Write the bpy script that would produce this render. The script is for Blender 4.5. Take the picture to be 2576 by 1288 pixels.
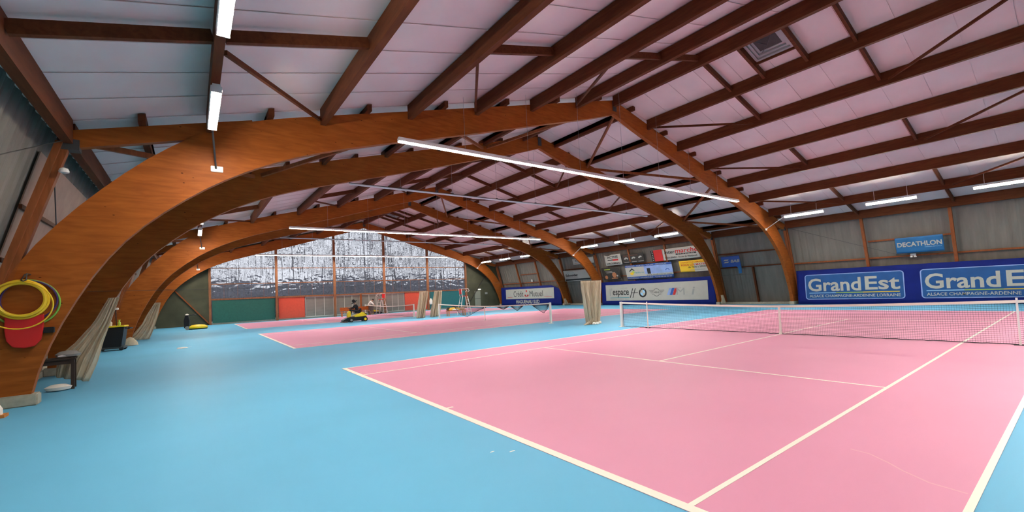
import bpy, bmesh, math, random
from mathutils import Matrix, Vector, Quaternion
random.seed(7)
C = bpy.context.scene.collection
for o in list(bpy.data.objects): bpy.data.objects.remove(o)
V = Vector
# ------------------------------------------------------------------ camera
cam_d = bpy.data.cameras.new('camera'); cam = bpy.data.objects.new('camera', cam_d); C.objects.link(cam)
cam_d.sensor_fit = 'HORIZONTAL'; cam_d.sensor_width = 36.0; cam_d.lens = 1093.1*36/2576
cam_d.shift_x = -(1312.5-1288)/2576; cam_d.shift_y = (688.65-644)/2576
cam_d.clip_end = 400
R = Matrix(((0.7954986, 0.0122615, -0.6058313), (-0.6041999, -0.059999, -0.7945707), (-0.0460919, 0.9981231, -0.0403207)))
cam.matrix_world = Matrix.Translation((-3.002, -0.623, 1.74)) @ R.to_4x4()
bpy.context.scene.camera = cam
# ------------------------------------------------------------------ view + world
sc = bpy.context.scene
sc.view_settings.view_transform = 'Standard'; sc.view_settings.look = 'None'
sc.view_settings.exposure = 1.78; sc.view_settings.gamma = 1.0; sc.view_settings.use_curve_mapping = False
w = bpy.data.worlds.new('overcast'); sc.world = w; w.use_nodes = True
w.node_tree.nodes['Background'].inputs[0].default_value = (0.93, 0.96, 1.0, 1)
w.node_tree.nodes['Background'].inputs[1].default_value = 0.40
LAMP = 46.0          # radiance of the lit tubes
LCOL = (1.0, 0.92, 0.80)
# ------------------------------------------------------------------ materials
def mat(name, col, rough=0.7, metal=0.0, spec=0.4, noise=0.0, nscale=8.0, bump=0.0, bscale=40.0, stretch=(1, 1, 1), emit=None, estr=0.0, alpha=None):
    m = bpy.data.materials.new(name); m.use_nodes = True
    nt = m.node_tree; b = nt.nodes['Principled BSDF']; L = nt.links
    b.inputs['Base Color'].default_value = (*col, 1); b.inputs['Roughness'].default_value = rough
    b.inputs['Metallic'].default_value = metal; b.inputs['Specular IOR Level'].default_value = spec
    tc = nt.nodes.new('ShaderNodeTexCoord'); mp = nt.nodes.new('ShaderNodeMapping')
    mp.inputs['Scale'].default_value = stretch; L.new(tc.outputs['Object'], mp.inputs['Vector'])
    if noise:
        n = nt.nodes.new('ShaderNodeTexNoise'); n.inputs['Scale'].default_value = nscale; n.inputs['Detail'].default_value = 5
        L.new(mp.outputs[0], n.inputs['Vector'])
        cr = nt.nodes.new('ShaderNodeValToRGB'); L.new(n.outputs['Fac'], cr.inputs[0])
        cr.color_ramp.elements[0].position = 0.3; cr.color_ramp.elements[1].position = 0.7
        cr.color_ramp.elements[0].color = (*[c*(1-noise) for c in col], 1)
        cr.color_ramp.elements[1].color = (*[min(1, c*(1+noise)) for c in col], 1)
        L.new(cr.outputs[0], b.inputs['Base Color'])
    if bump:
        n2 = nt.nodes.new('ShaderNodeTexNoise'); n2.inputs['Scale'].default_value = bscale; n2.inputs['Detail'].default_value = 4
        L.new(mp.outputs[0], n2.inputs['Vector'])
        bp = nt.nodes.new('ShaderNodeBump'); bp.inputs['Strength'].default_value = bump; bp.inputs['Distance'].default_value = 0.02
        L.new(n2.outputs['Fac'], bp.inputs['Height']); L.new(bp.outputs[0], b.inputs['Normal'])
    if emit:
        b.inputs['Emission Color'].default_value = (*emit, 1); b.inputs['Emission Strength'].default_value = estr
    if alpha is not None:
        b.inputs['Alpha'].default_value = alpha
    return m

def wood(name, c1, c2, stretch, knots=True, rough=0.5):
    m = mat(name, c1, rough, spec=0.12); nt = m.node_tree; L = nt.links; b = nt.nodes['Principled BSDF']
    tc = nt.nodes.new('ShaderNodeTexCoord'); mp = nt.nodes.new('ShaderNodeMapping'); mp.inputs['Scale'].default_value = stretch
    L.new(tc.outputs['Object'], mp.inputs['Vector'])
    n = nt.nodes.new('ShaderNodeTexNoise'); n.inputs['Scale'].default_value = 3; n.inputs['Detail'].default_value = 8; n.inputs['Distortion'].default_value = 0.6
    L.new(mp.outputs[0], n.inputs['Vector'])
    cr = nt.nodes.new('ShaderNodeValToRGB'); L.new(n.outputs['Fac'], cr.inputs[0])
    cr.color_ramp.elements[0].position = 0.32; cr.color_ramp.elements[1].position = 0.68
    cr.color_ramp.elements[0].color = (*c2, 1); cr.color_ramp.elements[1].color = (*c1, 1)
    out = cr.outputs[0]
    if knots:
        mp2 = nt.nodes.new('ShaderNodeMapping'); mp2.inputs['Scale'].default_value = (1.6, 1, 3.4); L.new(tc.outputs['Object'], mp2.inputs['Vector'])
        vo = nt.nodes.new('ShaderNodeTexVoronoi'); vo.inputs['Scale'].default_value = 1.7; vo.inputs['Randomness'].default_value = 1
        L.new(mp2.outputs[0], vo.inputs['Vector'])
        r2 = nt.nodes.new('ShaderNodeValToRGB'); r2.color_ramp.elements[0].position = 0.045; r2.color_ramp.elements[1].position = 0.075
        r2.color_ramp.elements[0].color = (0.22, 0.16, 0.14, 1); r2.color_ramp.elements[1].color = (1, 1, 1, 1)
        L.new(vo.outputs['Distance'], r2.inputs[0])
        mx = nt.nodes.new('ShaderNodeMix'); mx.data_type = 'RGBA'; mx.blend_type = 'MULTIPLY'; mx.inputs[0].default_value = 1
        L.new(out, mx.inputs[6]); L.new(r2.outputs[0], mx.inputs[7]); out = mx.outputs[2]
    L.new(out, b.inputs['Base Color'])
    bp = nt.nodes.new('ShaderNodeBump'); bp.inputs['Strength'].default_value = 0.12; bp.inputs['Distance'].default_value = 0.01
    L.new(n.outputs['Fac'], bp.inputs['Height']); L.new(bp.outputs[0], b.inputs['Normal'])
    return m

M = {}
M['glulam'] = wood('glulam_timber', (0.40, 0.112, 0.018), (0.28, 0.072, 0.013), (0.6, 3, 3.5))
M['purlin'] = wood('purlin_timber', (0.150, 0.046, 0.016), (0.100, 0.029, 0.011), (4, 0.5, 4), knots=False, rough=0.6)
M['post'] = wood('post_timber', (0.32, 0.10, 0.035), (0.22, 0.07, 0.025), (4, 4, 0.5), knots=False)
M['mullion'] = wood('mullion_timber', (0.34, 0.15, 0.075), (0.24, 0.10, 0.05), (4, 4, 0.5), knots=False)
M['orange_wood'] = wood('orange_wood', (0.62, 0.24, 0.06), (0.50, 0.18, 0.045), (1, 4, 4), knots=False)
M['panel'] = mat('roof_panel', (0.80, 0.675, 0.63), 0.45, spec=0.3, noise=0.05, nscale=0.8)
M['wallsheet'] = mat('side_cladding', (0.19, 0.175, 0.15), 0.55, noise=0.13, nscale=1.3, stretch=(1, 2.5, 0.5))
M['gablewall'] = mat('olive_cladding', (0.080, 0.082, 0.048), 0.7, noise=0.25, nscale=0.8)
M['pinkboard'] = mat('backboard', (0.46, 0.29, 0.22), 0.7, noise=0.1, nscale=3)
def floormat(name, col, sc1=0.35, amt=0.05, rough=0.55):
    m = mat(name, col, rough, spec=0.2, noise=amt, nscale=sc1, bump=0.05, bscale=300)
    return m
M['blue'] = floormat('blue_acrylic', (0.130, 0.45, 0.70))
M['pink'] = floormat('pink_acrylic', (0.70, 0.30, 0.45), 0.25, 0.05)
M['line'] = mat('line_paint', (0.90, 0.86, 0.76), 0.5)
M['mark'] = mat('scuff', (0.72, 0.36, 0.44), 0.55)
M['white'] = mat('white_paint', (0.86, 0.84, 0.80), 0.4)
M['cream'] = mat('cream_canvas', (0.84, 0.80, 0.72), 0.7)
M['black'] = mat('black_plastic', (0.012, 0.012, 0.014), 0.45)
M['darkcloth'] = mat('dark_cloth', (0.018, 0.018, 0.024), 0.9)
M['netcord'] = mat('net_cord', (0.02, 0.02, 0.025), 0.8)
M['steel'] = mat('galvanised_steel', (0.45, 0.45, 0.46), 0.35, metal=0.8, noise=0.1)
M['darksteel'] = mat('dark_steel', (0.09, 0.09, 0.09), 0.5, metal=0.6)
M['housing'] = mat('lamp_housing', (0.80, 0.80, 0.78), 0.35)
M['tube'] = mat('lit_tube', (1, 1, 1), 0.5, emit=LCOL, estr=LAMP)
M['offtube'] = mat('unlit_tube', (0.88, 0.89, 0.90), 0.3)
M['concrete'] = mat('concrete', (0.42, 0.40, 0.32), 0.85, noise=0.15, nscale=10)
M['yellow'] = mat('yellow_plastic', (0.90, 0.66, 0.02), 0.4)
M['hoopyellow'] = mat('hoop_yellow', (0.88, 0.58, 0.03), 0.4)
M['green'] = mat('hoop_green', (0.20, 0.45, 0.06), 0.4)
M['purple'] = mat('hoop_purple', (0.05, 0.02, 0.12), 0.4)
M['red'] = mat('red_plastic', (0.62, 0.02, 0.02), 0.5)
M['redpanel'] = mat('red_board', (0.62, 0.085, 0.045), 0.6, noise=0.06)
M['greenpanel'] = mat('green_board', (0.02, 0.13, 0.10), 0.6, noise=0.08)
M['tealboard'] = mat('teal_board', (0.015, 0.16, 0.17), 0.6, noise=0.08)
M['bannerblue'] = mat('banner_blue', (0.008, 0.018, 0.17), 0.75, spec=0.15, noise=0.12, nscale=1.5, bump=0.3, bscale=1.8)
M['logoblue'] = mat('logo_blue', (0.008, 0.085, 0.28), 0.55, noise=0.1, nscale=2)
M['sheetwhite'] = mat('banner_white', (0.50, 0.49, 0.44), 0.6, noise=0.04, nscale=2)
M['skyblue'] = mat('cyan_print', (0.35, 0.65, 0.90), 0.6)
M['limeprint'] = mat('lime_print', (0.45, 0.60, 0.08), 0.6)
M['inkblack'] = mat('black_print', (0.02, 0.02, 0.02), 0.6)
M['inkgrey'] = mat('grey_print', (0.35, 0.35, 0.34), 0.6)
M['inkred'] = mat('red_print', (0.62, 0.03, 0.03), 0.6)
M['inkteal'] = mat('teal_print', (0.05, 0.30, 0.36), 0.6)
M['inkblue'] = mat('blue_print', (0.03, 0.10, 0.40), 0.6)
M['lightblue'] = mat('light_blue_print', (0.30, 0.42, 0.75), 0.6, noise=0.15, nscale=2)
M['decblue'] = mat('azure_banner', (0.02, 0.15, 0.36), 0.55, noise=0.1, nscale=2)
M['yellowprint'] = mat('yellow_print', (0.88, 0.58, 0.03), 0.6)
M['orangeprint'] = mat('orange_print', (0.75, 0.22, 0.02), 0.6)
M['darkprint'] = mat('dark_print', (0.045, 0.04, 0.035), 0.6, noise=0.2)
M['brownprint'] = mat('brown_print', (0.16, 0.06, 0.03), 0.6, noise=0.2)
M['copper'] = mat('copper_print', (0.50, 0.20, 0.09), 0.5)
M['skin'] = mat('skin', (0.48, 0.26, 0.18), 0.55)
M['hair'] = mat('hair', (0.015, 0.01, 0.008), 0.6)
M['whitecloth'] = mat('white_cloth', (0.82, 0.80, 0.74), 0.85)
M['greycloth'] = mat('grey_cloth', (0.30, 0.29, 0.28), 0.9)
M['yellowcloth'] = mat('yellow_cloth', (0.75, 0.45, 0.06), 0.85, noise=0.25, nscale=6)
M['brown'] = mat('dark_brown_wood', (0.035, 0.02, 0.014), 0.6)
M['bark'] = mat('bark', (0.12, 0.115, 0.125), 0.9, noise=0.3)
M['scrub'] = mat('undergrowth', (0.085, 0.088, 0.12), 0.95, noise=0.35, nscale=1.2)
M['soil'] = mat('outside_ground', (0.22, 0.21, 0.19), 0.9, noise=0.2)
M['gatesheet'] = mat('gate_sheet', (0.24, 0.235, 0.205), 0.5, noise=0.15, nscale=1.5)
M['framegrey'] = mat('gate_frame', (0.55, 0.54, 0.48), 0.5)
M['gateslat'] = mat('gate_slat', (0.28, 0.275, 0.24), 0.5)
M['door'] = mat('grey_door', (0.30, 0.31, 0.25), 0.6)
M['bulb'] = mat('bulkhead_glow', (1, 1, 1), 0.5, emit=(1, 0.95, 0.85), estr=3.0)

def mesh_cloth(name, col, transp):
    m = mat(name, col, 0.85, noise=0.12, nscale=5, stretch=(3, 3, 0.6)); nt = m.node_tree; L = nt.links
    b = nt.nodes['Principled BSDF']; out = nt.nodes['Material Output']
    t = nt.nodes.new('ShaderNodeBsdfTransparent'); mx = nt.nodes.new('ShaderNodeMixShader'); mx.inputs[0].default_value = transp
    L.new(b.outputs[0], mx.inputs[1]); L.new(t.outputs[0], mx.inputs[2]); L.new(mx.outputs[0], out.inputs[0])
    return m
M['curtain'] = mesh_cloth('divider_netting', (0.66, 0.55, 0.40), 0.28)
M['bunch'] = mesh_cloth('bunched_net', (0.20, 0.19, 0.19), 0.5)

def glazing():
    m = bpy.data.materials.new('wavy_glazing'); m.use_nodes = True; nt = m.node_tree; L = nt.links; nt.nodes.clear()
    out = nt.nodes.new('ShaderNodeOutputMaterial')
    tc = nt.nodes.new('ShaderNodeTexCoord'); hs = []
    for sc_, st, dd in ((1.0, (0.9, 1, 1.7), 1.2), (1.4, (3.0, 1, 0.22), 0.4)):
        mp = nt.nodes.new('ShaderNodeMapping'); mp.inputs['Scale'].default_value = st; L.new(tc.outputs['Object'], mp.inputs['Vector'])
        n = nt.nodes.new('ShaderNodeTexNoise'); n.inputs['Scale'].default_value = sc_; n.inputs['Detail'].default_value = 0.8; n.inputs['Distortion'].default_value = dd
        L.new(mp.outputs[0], n.inputs['Vector']); hs.append(n.outputs['Fac'])
    ad = nt.nodes.new('ShaderNodeMath'); ad.operation = 'ADD'; L.new(hs[0], ad.inputs[0]); L.new(hs[1], ad.inputs[1])
    bp = nt.nodes.new('ShaderNodeBump'); bp.inputs['Strength'].default_value = 1.0; bp.inputs['Distance'].default_value = 0.55
    L.new(ad.outputs[0], bp.inputs['Height'])
    rf = nt.nodes.new('ShaderNodeBsdfRefraction'); rf.inputs['IOR'].default_value = 1.10; rf.inputs['Roughness'].default_value = 0.035
    rf.inputs['Color'].default_value = (0.86, 0.87, 0.92, 1); L.new(bp.outputs[0], rf.inputs['Normal'])
    df = nt.nodes.new('ShaderNodeBsdfTranslucent'); df.inputs['Color'].default_value = (0.46, 0.47, 0.54, 1)
    m1 = nt.nodes.new('ShaderNodeMixShader'); m1.inputs[0].default_value = 0.34; L.new(rf.outputs[0], m1.inputs[1]); L.new(df.outputs[0], m1.inputs[2])
    L.new(m1.outputs[0], out.inputs[0])
    return m
M['glazing'] = glazing()
# ------------------------------------------------------------------ mesh helpers
class MB:
    def __init__(s): s.v = []; s.f = []
    def add(s, vs, fs):
        n = len(s.v); s.v += [tuple(v) for v in vs]; s.f += [tuple(i+n for i in f) for f in fs]; return s
    def box(s, x0, x1, y0, y1, z0, z1):
        return s.add([(x0, y0, z0), (x1, y0, z0), (x1, y1, z0), (x0, y1, z0), (x0, y0, z1), (x1, y0, z1), (x1, y1, z1), (x0, y1, z1)],
                     [(3, 2, 1, 0), (4, 5, 6, 7), (0, 1, 5, 4), (1, 2, 6, 5), (2, 3, 7, 6), (3, 0, 4, 7)])
    def beam(s, a, b, wd, ht, up=(0, 0, 1)):           # box between a and b, wd across, ht along up
        a, b, up = V(a), V(b), V(up); d = (b-a).normalized(); sd = d.cross(up).normalized()*wd/2; u = sd.cross(d).normalized()*ht/2
        p = [a-sd-u, a+sd-u, a+sd+u, a-sd+u]; q = [x+(b-a) for x in p]
        return s.add(p+q, [(0, 1, 2, 3), (7, 6, 5, 4), (0, 4, 5, 1), (1, 5, 6, 2), (2, 6, 7, 3), (3, 7, 4, 0)])
    def tube(s, pts, r, n=8, cap=True):
        pts = [V(p) for p in pts]; rr = r if isinstance(r, (list, tuple)) else [r]*len(pts)
        ref = V((0, 0, 1)); rings = []
        for i, p in enumerate(pts):
            d = (pts[min(i+1, len(pts)-1)]-pts[max(i-1, 0)]).normalized()
            if abs(d.dot(ref)) > 0.95: ref = V((1, 0, 0)) if abs(d.x) < 0.9 else V((0, 1, 0))
            a = d.cross(ref).normalized(); b = d.cross(a).normalized(); ref = -b if False else ref
            rings.append([p+(a*math.cos(t)+b*math.sin(t))*rr[i] for t in [2*math.pi*k/n for k in range(n)]])
        vs = [q for rg in rings for q in rg]; fs = []
        for i in range(len(pts)-1):
            for k in range(n): fs.append((i*n+k, i*n+(k+1) % n, (i+1)*n+(k+1) % n, (i+1)*n+k))
        if cap: fs += [tuple(range(n-1, -1, -1)), tuple((len(pts)-1)*n+k for k in range(n))]
        return s.add(vs, fs)
    def ring(s, c, R_, r, ax='y', n=40, m=8, sx=1.0):
        c = V(c); vs = []; fs = []
        for i in range(n):
            t = 2*math.pi*i/n; e = V((math.cos(t)*sx, 0, math.sin(t))) if ax == 'y' else V((math.cos(t), math.sin(t), 0))
            z = V((0, 1, 0)) if ax == 'y' else V((0, 0, 1))
            for k in range(m):
                q = 2*math.pi*k/m; vs.append(c+e*(R_+r*math.cos(q))+z*r*math.sin(q))
        for i in range(n):
            for k in range(m): fs.append((i*m+k, ((i+1) % n)*m+k, ((i+1) % n)*m+(k+1) % m, i*m+(k+1) % m))
        return s.add(vs, fs)
    def lathe(s, prof, c=(0, 0, 0), n=20, sx=1, sy=1):
        c = V(c); vs = []; fs = []
        for r, z in prof:
            for k in range(n): t = 2*math.pi*k/n; vs.append(c+V((r*math.cos(t)*sx, r*math.sin(t)*sy, z)))
        for i in range(len(prof)-1):
            for k in range(n): fs.append((i*n+k, i*n+(k+1) % n, (i+1)*n+(k+1) % n, (i+1)*n+k))
        fs += [tuple(range(n-1, -1, -1)), tuple((len(prof)-1)*n+k for k in range(n))]
        return s.add(vs, fs)
    def prism(s, poly, y0, y1, ax='y'):                # poly in (a,b); extruded along ax
        n = len(poly)
        f = {'y': lambda a, b, t: (a, t, b), 'z': lambda a, b, t: (a, b, t), 'x': lambda a, b, t: (t, a, b)}[ax]
        vs = [f(a, b, y0) for a, b in poly]+[f(a, b, y1) for a, b in poly]
        return s.add(vs, [tuple(range(n)), tuple(range(2*n-1, n-1, -1))]+[(i, i+n, (i+1) % n+n, (i+1) % n) for i in range(n)])
    def sheet(s, rows, th=0.0):                        # grid of points
        m = len(rows[0]); vs = [p for r in rows for p in r]; fs = []
        for i in range(len(rows)-1):
            for k in range(m-1): fs.append((i*m+k, i*m+k+1, (i+1)*m+k+1, (i+1)*m+k))
        return s.add(vs, fs)
    def obj(s, name, m, parent=None, smooth=False, bevel=0.0):
        me = bpy.data.meshes.new(name); me.from_pydata(s.v, [], s.f); me.update()
        bm = bmesh.new(); bm.from_mesh(me); bmesh.ops.recalc_face_normals(bm, faces=bm.faces)
        if bevel:
            try: bmesh.ops.bevel(bm, geom=[e for e in bm.edges if len(e.link_faces) == 2 and e.calc_face_angle(0) > 0.5], offset=bevel, segments=2, affect='EDGES', clamp_overlap=True)
            except Exception: pass
        bm.to_mesh(me); bm.free()
        me.materials.append(M[m] if isinstance(m, str) else m)
        if smooth:
            for p in me.polygons: p.use_smooth = True
            try: me.set_sharp_from_angle(angle=0.7)
            except Exception: pass
        o = bpy.data.objects.new(name, me); C.objects.link(o)
        if parent: o.parent = parent
        return o
def solid(o, th, off=0):
    md = o.modifiers.new('solid', 'SOLIDIFY'); md.thickness = th; md.offset = off; return o
def tag(o, label, cat, group=None, kind=None):
    o['label'] = label; o['category'] = cat
    if group: o['group'] = group
    if kind: o['kind'] = kind
    return o
def thing(name, label, cat, loc=(0, 0, 0), rz=0.0, group=None, mw=None):
    o = bpy.data.objects.new(name, None); C.objects.link(o); o.empty_display_size = 0.2
    if mw is not None: o.matrix_world = mw
    else: o.location = loc; o.rotation_euler = (0, 0, rz)
    return tag(o, label, cat, group)
def struct(o): o['kind'] = 'structure'; return o
def copy_tree(o, parent=None):
    c = o.copy(); C.objects.link(c); c.parent = parent
    for ch in list(o.children): copy_tree(ch, c)
    return c
def text_mesh(s, bold=0.0, shear=0.0, ext=0.003):
    cu = bpy.data.curves.new('lettering', 'FONT'); cu.body = s; cu.size = 1.0; cu.offset = bold; cu.shear = shear
    cu.extrude = ext; cu.resolution_u = 3
    t = bpy.data.objects.new('lettering', cu); C.objects.link(t)
    bpy.context.view_layer.update()
    me = bpy.data.meshes.new_from_object(t.evaluated_get(bpy.context.evaluated_depsgraph_get()))
    bpy.data.objects.remove(t); bpy.data.curves.remove(cu)
    return me
def text(s, m, parent, a0, a1, b0, b1, c=0.01, name='lettering', bold=0.0, shear=0.0):
    """lettering filling the box a0..a1, b0..b1 of the parent's local sheet coordinates (a right, b up, c out)"""
    me = text_mesh(s, bold, shear)
    xs = [v.co.x for v in me.vertices]; ys = [v.co.y for v in me.vertices]
    x0, x1, y0, y1 = min(xs), max(xs), min(ys), max(ys)
    for v in me.vertices:
        v.co = V((a0+(v.co.x-x0)/(x1-x0)*(a1-a0), b0+(v.co.y-y0)/(y1-y0)*(b1-b0), c+v.co.z))
    me.name = name; me.materials.clear(); me.materials.append(M[m])
    o = bpy.data.objects.new(name, me); C.objects.link(o); o.parent = parent
    return o
def flat(poly, m, parent, name, c0=0.004, c1=0.009):
    return MB().prism(poly, c0, c1, 'z').obj(name, m, parent)
def rect(a0, a1, b0, b1): return [(a0, b0), (a1, b0), (a1, b1), (a0, b1)]
def rrect(a0, a1, b0, b1, r, n=5):
    P = []
    for cx, cy, t0 in ((a1-r, b0+r, -90), (a1-r, b1-r, 0), (a0+r, b1-r, 90), (a0+r, b0+r, 180)):
        for k in range(n+1):
            t = math.radians(t0+90*k/n); P.append((cx+r*math.cos(t), cy+r*math.sin(t)))
    return P
def circ(cx, cy, r, n=28, sx=1.0): return [(cx+r*sx*math.cos(2*math.pi*k/n), cy+r*math.sin(2*math.pi*k/n)) for k in range(n)]
def arc_band(cx, cy, r0, r1, t0, t1, n=14, sx=1.0):
    A = [math.radians(t0+(t1-t0)*k/n) for k in range(n+1)]
    return [(cx+r1*sx*math.cos(t), cy+r1*math.sin(t)) for t in A]+[(cx+r0*sx*math.cos(t), cy+r0*math.sin(t)) for t in reversed(A)]
ORD = ['first', 'second', 'third', 'fourth', 'fifth', 'sixth', 'seventh', 'eighth', 'ninth', 'tenth', 'eleventh', 'twelfth']
# ------------------------------------------------------------------ building dimensions
XC = 12.0; SL = 0.27; ZT = 10.0; ZP = 10.20
PER = 17.5; YA = 11.84; YB = 17.03; TH = 0.20
YG = 47.6                                              # gable wall
def ztop(dx): return ZT-SL*abs(dx)
def zpan(dx): return ZP-SL*abs(dx)
EAVE = 17.3; ZE = zpan(EAVE); WB = 18.7                # wall base offset
def wallx(z): return 18.7-(18.7-EAVE)*z/ZE            # |dx| of the wall skin at height z
Y0, Y1 = -7.0, YG
# ------------------------------------------------------------------ floor
fl = struct(MB().box(XC-19.2, XC+19.2, Y0-0.3, YG+0.3, -0.2, 0.0).obj('floor', 'blue'))
LW = 0.05
for k in range(3):
    yb = PER*k
    struct(MB().box(0, 23.77, yb, yb+10.97, 0.0, 0.003).obj('court_paint', 'pink', fl))
    L_ = MB(); z0, z1 = 0.003, 0.006
    L_.box(0, 0.1, yb, yb+10.97, z0, z1).box(23.67, 23.77, yb, yb+10.97, z0, z1)
    for yy in (0, 1.37, 9.55, 10.92): L_.box(0.1, 23.67, yb+yy, yb+yy+LW, z0, z1)
    for xx in (5.46, 18.26): L_.box(xx, xx+LW, yb+1.42, yb+9.55, z0, z1)
    L_.box(5.51, 18.26, yb+5.46, yb+5.51, z0, z1).box(0.1, 0.2, yb+5.46, yb+5.51, z0, z1).box(23.57, 23.67, yb+5.46, yb+5.51, z0, z1)
    struct(L_.obj('court_lines', 'line', fl))
pts = [(2.26, 0.96), (2.24, 0.80), (2.10, 0.62), (1.98, 0.50), (1.84, 0.30), (1.80, 0.07)]
sm = MB()
pts = [(p_[0], p_[1]) for p_ in pts]
for (xa, ya_), (xb, yb_) in zip(pts, pts[1:]): sm.beam((xa, ya_, 0.0033), (xb, yb_, 0.0033), 0.016, 0.0004)
struct(sm.obj('scuff_mark', 'mark', fl))
# ------------------------------------------------------------------ roof
roof = struct(MB().prism([(XC-EAVE-0.1, zpan(EAVE+0.1)+0.012), (XC, ZP+0.012), (XC+EAVE+0.1, zpan(EAVE+0.1)+0.012), (XC+EAVE+0.1, zpan(EAVE+0.1)+0.12), (XC, ZP+0.12), (XC-EAVE-0.1, zpan(EAVE+0.1)+0.12)], Y0, YG+0.3).obj('ceiling', 'panel'))
# narrow joint strips between the roof panels
for sgn in (-1, 1):
    j = MB()
    y = Y0+0.4
    while y < YG-0.2:
        j.beam((XC+sgn*0.05, y, zpan(0.05)-0.004), (XC+sgn*EAVE, y, zpan(EAVE)-0.004), 0.03, 0.012)
        y += 1.15
    struct(j.obj('panel_joints', 'panel', roof))
# side walls, corrugated
for nm, sgn in (('wall_left', -1), ('wall_right', 1)):
    rows = []; n = int((YG-Y0)/0.1)
    for z in (0.0, 0.9, 1.8, 2.7, 3.6, 4.5, ZE+0.02):
        rows.append([(XC+sgn*(wallx(z)+(0.025 if (k//2) % 2 else -0.0)), Y0+(YG-Y0)*k/n, z) for k in range(n+1)])
    wl = struct(MB().sheet(rows).obj(nm, 'wallsheet')); solid(wl, 0.06, 0)
# low concrete kerb along each wall
for nm, sgn in (('baseboard_left', -1), ('baseboard_right', 1)):
    a, b = sorted((XC+sgn*18.25, XC+sgn*18.62)); struct(MB().box(a, b, Y0+0.1, YG-0.1, 0, 0.16).obj(nm, 'concrete'))
struct(MB().prism([(XC-18.7, 0), (XC+18.7, 0), (XC+EAVE, ZE), (XC, ZP), (XC-EAVE, ZE)], Y0-0.15, Y0).obj('wall_front', 'wallsheet'))
# ------------------------------------------------------------------ arches
INN = [(0, 9.37), (1.8, 8.78), (4.3, 8.05), (7.5, 7.09), (10, 6.38), (12, 5.78), (13.4, 5.22), (14.6, 4.53), (15.7, 3.63), (16.4, 2.78), (16.95, 1.75), (17.3, 0.85), (17.45, 0.22)]
OUT = [(0, 10.0), (2, 9.46), (4.5, 8.785), (7.5, 7.975), (10, 7.3), (12, 6.76), (13.5, 6.33), (14.5, 5.93), (15.6, 5.12), (16.5, 4.22), (17.2, 3.36), (17.7, 2.55), (18.0, 1.7), (18.15, 0.9), (18.18, 0.22)]
def catmull(P, N):
    d = [0]
    for i in range(1, len(P)): d.append(d[-1]+math.dist(P[i], P[i-1]))
    out = []
    for k in range(N+1):
        t = d[-1]*k/N; i = max(j for j in range(len(d)) if d[j] <= t+1e-9); i = min(i, len(P)-2)
        u = (t-d[i])/(d[i+1]-d[i]); p0 = P[max(i-1, 0)]; p1 = P[i]; p2 = P[i+1]; p3 = P[min(i+2, len(P)-1)]
        out.append(tuple(0.5*(2*b+(c_-a)*u+(2*a-5*b+4*c_-d_)*u*u+(3*b-a-3*c_+d_)*u**3) for a, b, c_, d_ in zip(p0, p1, p2, p3)))
    return out
ci, co_ = catmull(INN, 44), catmull(OUT, 44)
def half_arch(sgn):
    mb = MB(); vs = []; n = len(ci)
    for (a, b), (c_, d_) in zip(ci, co_):
        for y in (-TH/2, TH/2): vs += [(sgn*a, y, b), (sgn*c_, y, d_)]
    fs = []
    for i in range(n-1):
        o = i*4; p = o+4
        fs += [(o, o+1, p+1, p), (o+2, p+2, p+3, o+3), (o, p, p+2, o+2), (o+1, o+3, p+3, p+1)]
    fs += [(0, 2, 3, 1), (n*4-4, n*4-3, n*4-1, n*4-2)]
    return mb.add(vs, fs)
def make_arch(label):
    t = thing('timber_arch', label, 'arch', (XC, 0, 0), group='curved timber arches of the hall')
    for s in (-1, 1):
        half_arch(s).obj('arch_half', 'glulam', t)
        MB().beam((s*13.7, 0, ztop(13.7)-0.19), (s*17.0, 0, ztop(17.0)-0.19), TH-0.03, 0.36).obj('rafter_tail', 'glulam', t)
        MB().beam((s*17.0, -0.02, 5.2), (s*18.42, -0.02, 0.17), 0.16, 0.20, (1, 0, 0)).beam((s*17.06, -0.14, 5.16), (s*18.46, -0.14, 0.17), 0.07, 0.10, (1, 0, 0)).obj('wall_post', 'post', t)
        x0, x1 = sorted((s*17.36, s*18.26)); MB().box(x0, x1, -0.15, 0.15, 0, 0.22).obj('foot_block', 'concrete', t, bevel=0.02)
        MB().box(min(s*16.78, s*17.1), max(s*16.78, s*17.1), -TH/2-0.02, TH/2+0.02, 5.02, 5.24).obj('steel_shoe', 'darksteel', t)
    MB().box(-0.12, 0.12, -TH/2-0.015, TH/2+0.015, 9.5, 9.95).obj('ridge_plate', 'darksteel', t)
    return t
AL = ['curved timber arch nearest the camera, hoops hung on its left leg', 'curved timber arch second from the camera, beside the nearest court',
      'curved timber arch third from the camera, beyond the middle court\'s near edge', 'curved timber arch fourth from the camera',
      'curved timber arch farthest from the camera, just in front of the gable windows', 'curved timber arch right above the camera, outside the view']
AY = [YA, YB, YA+PER, YB+PER, YA+2*PER, YB-PER]
AL[2] = 'curved timber arch third from the camera, at the far side of the middle court'
a0 = make_arch(AL[0])
for i, (y, lb) in enumerate(zip(AY, AL)):
    o = a0 if i == 0 else copy_tree(a0)
    o.location = (XC, y, 0); o['label'] = lb
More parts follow.
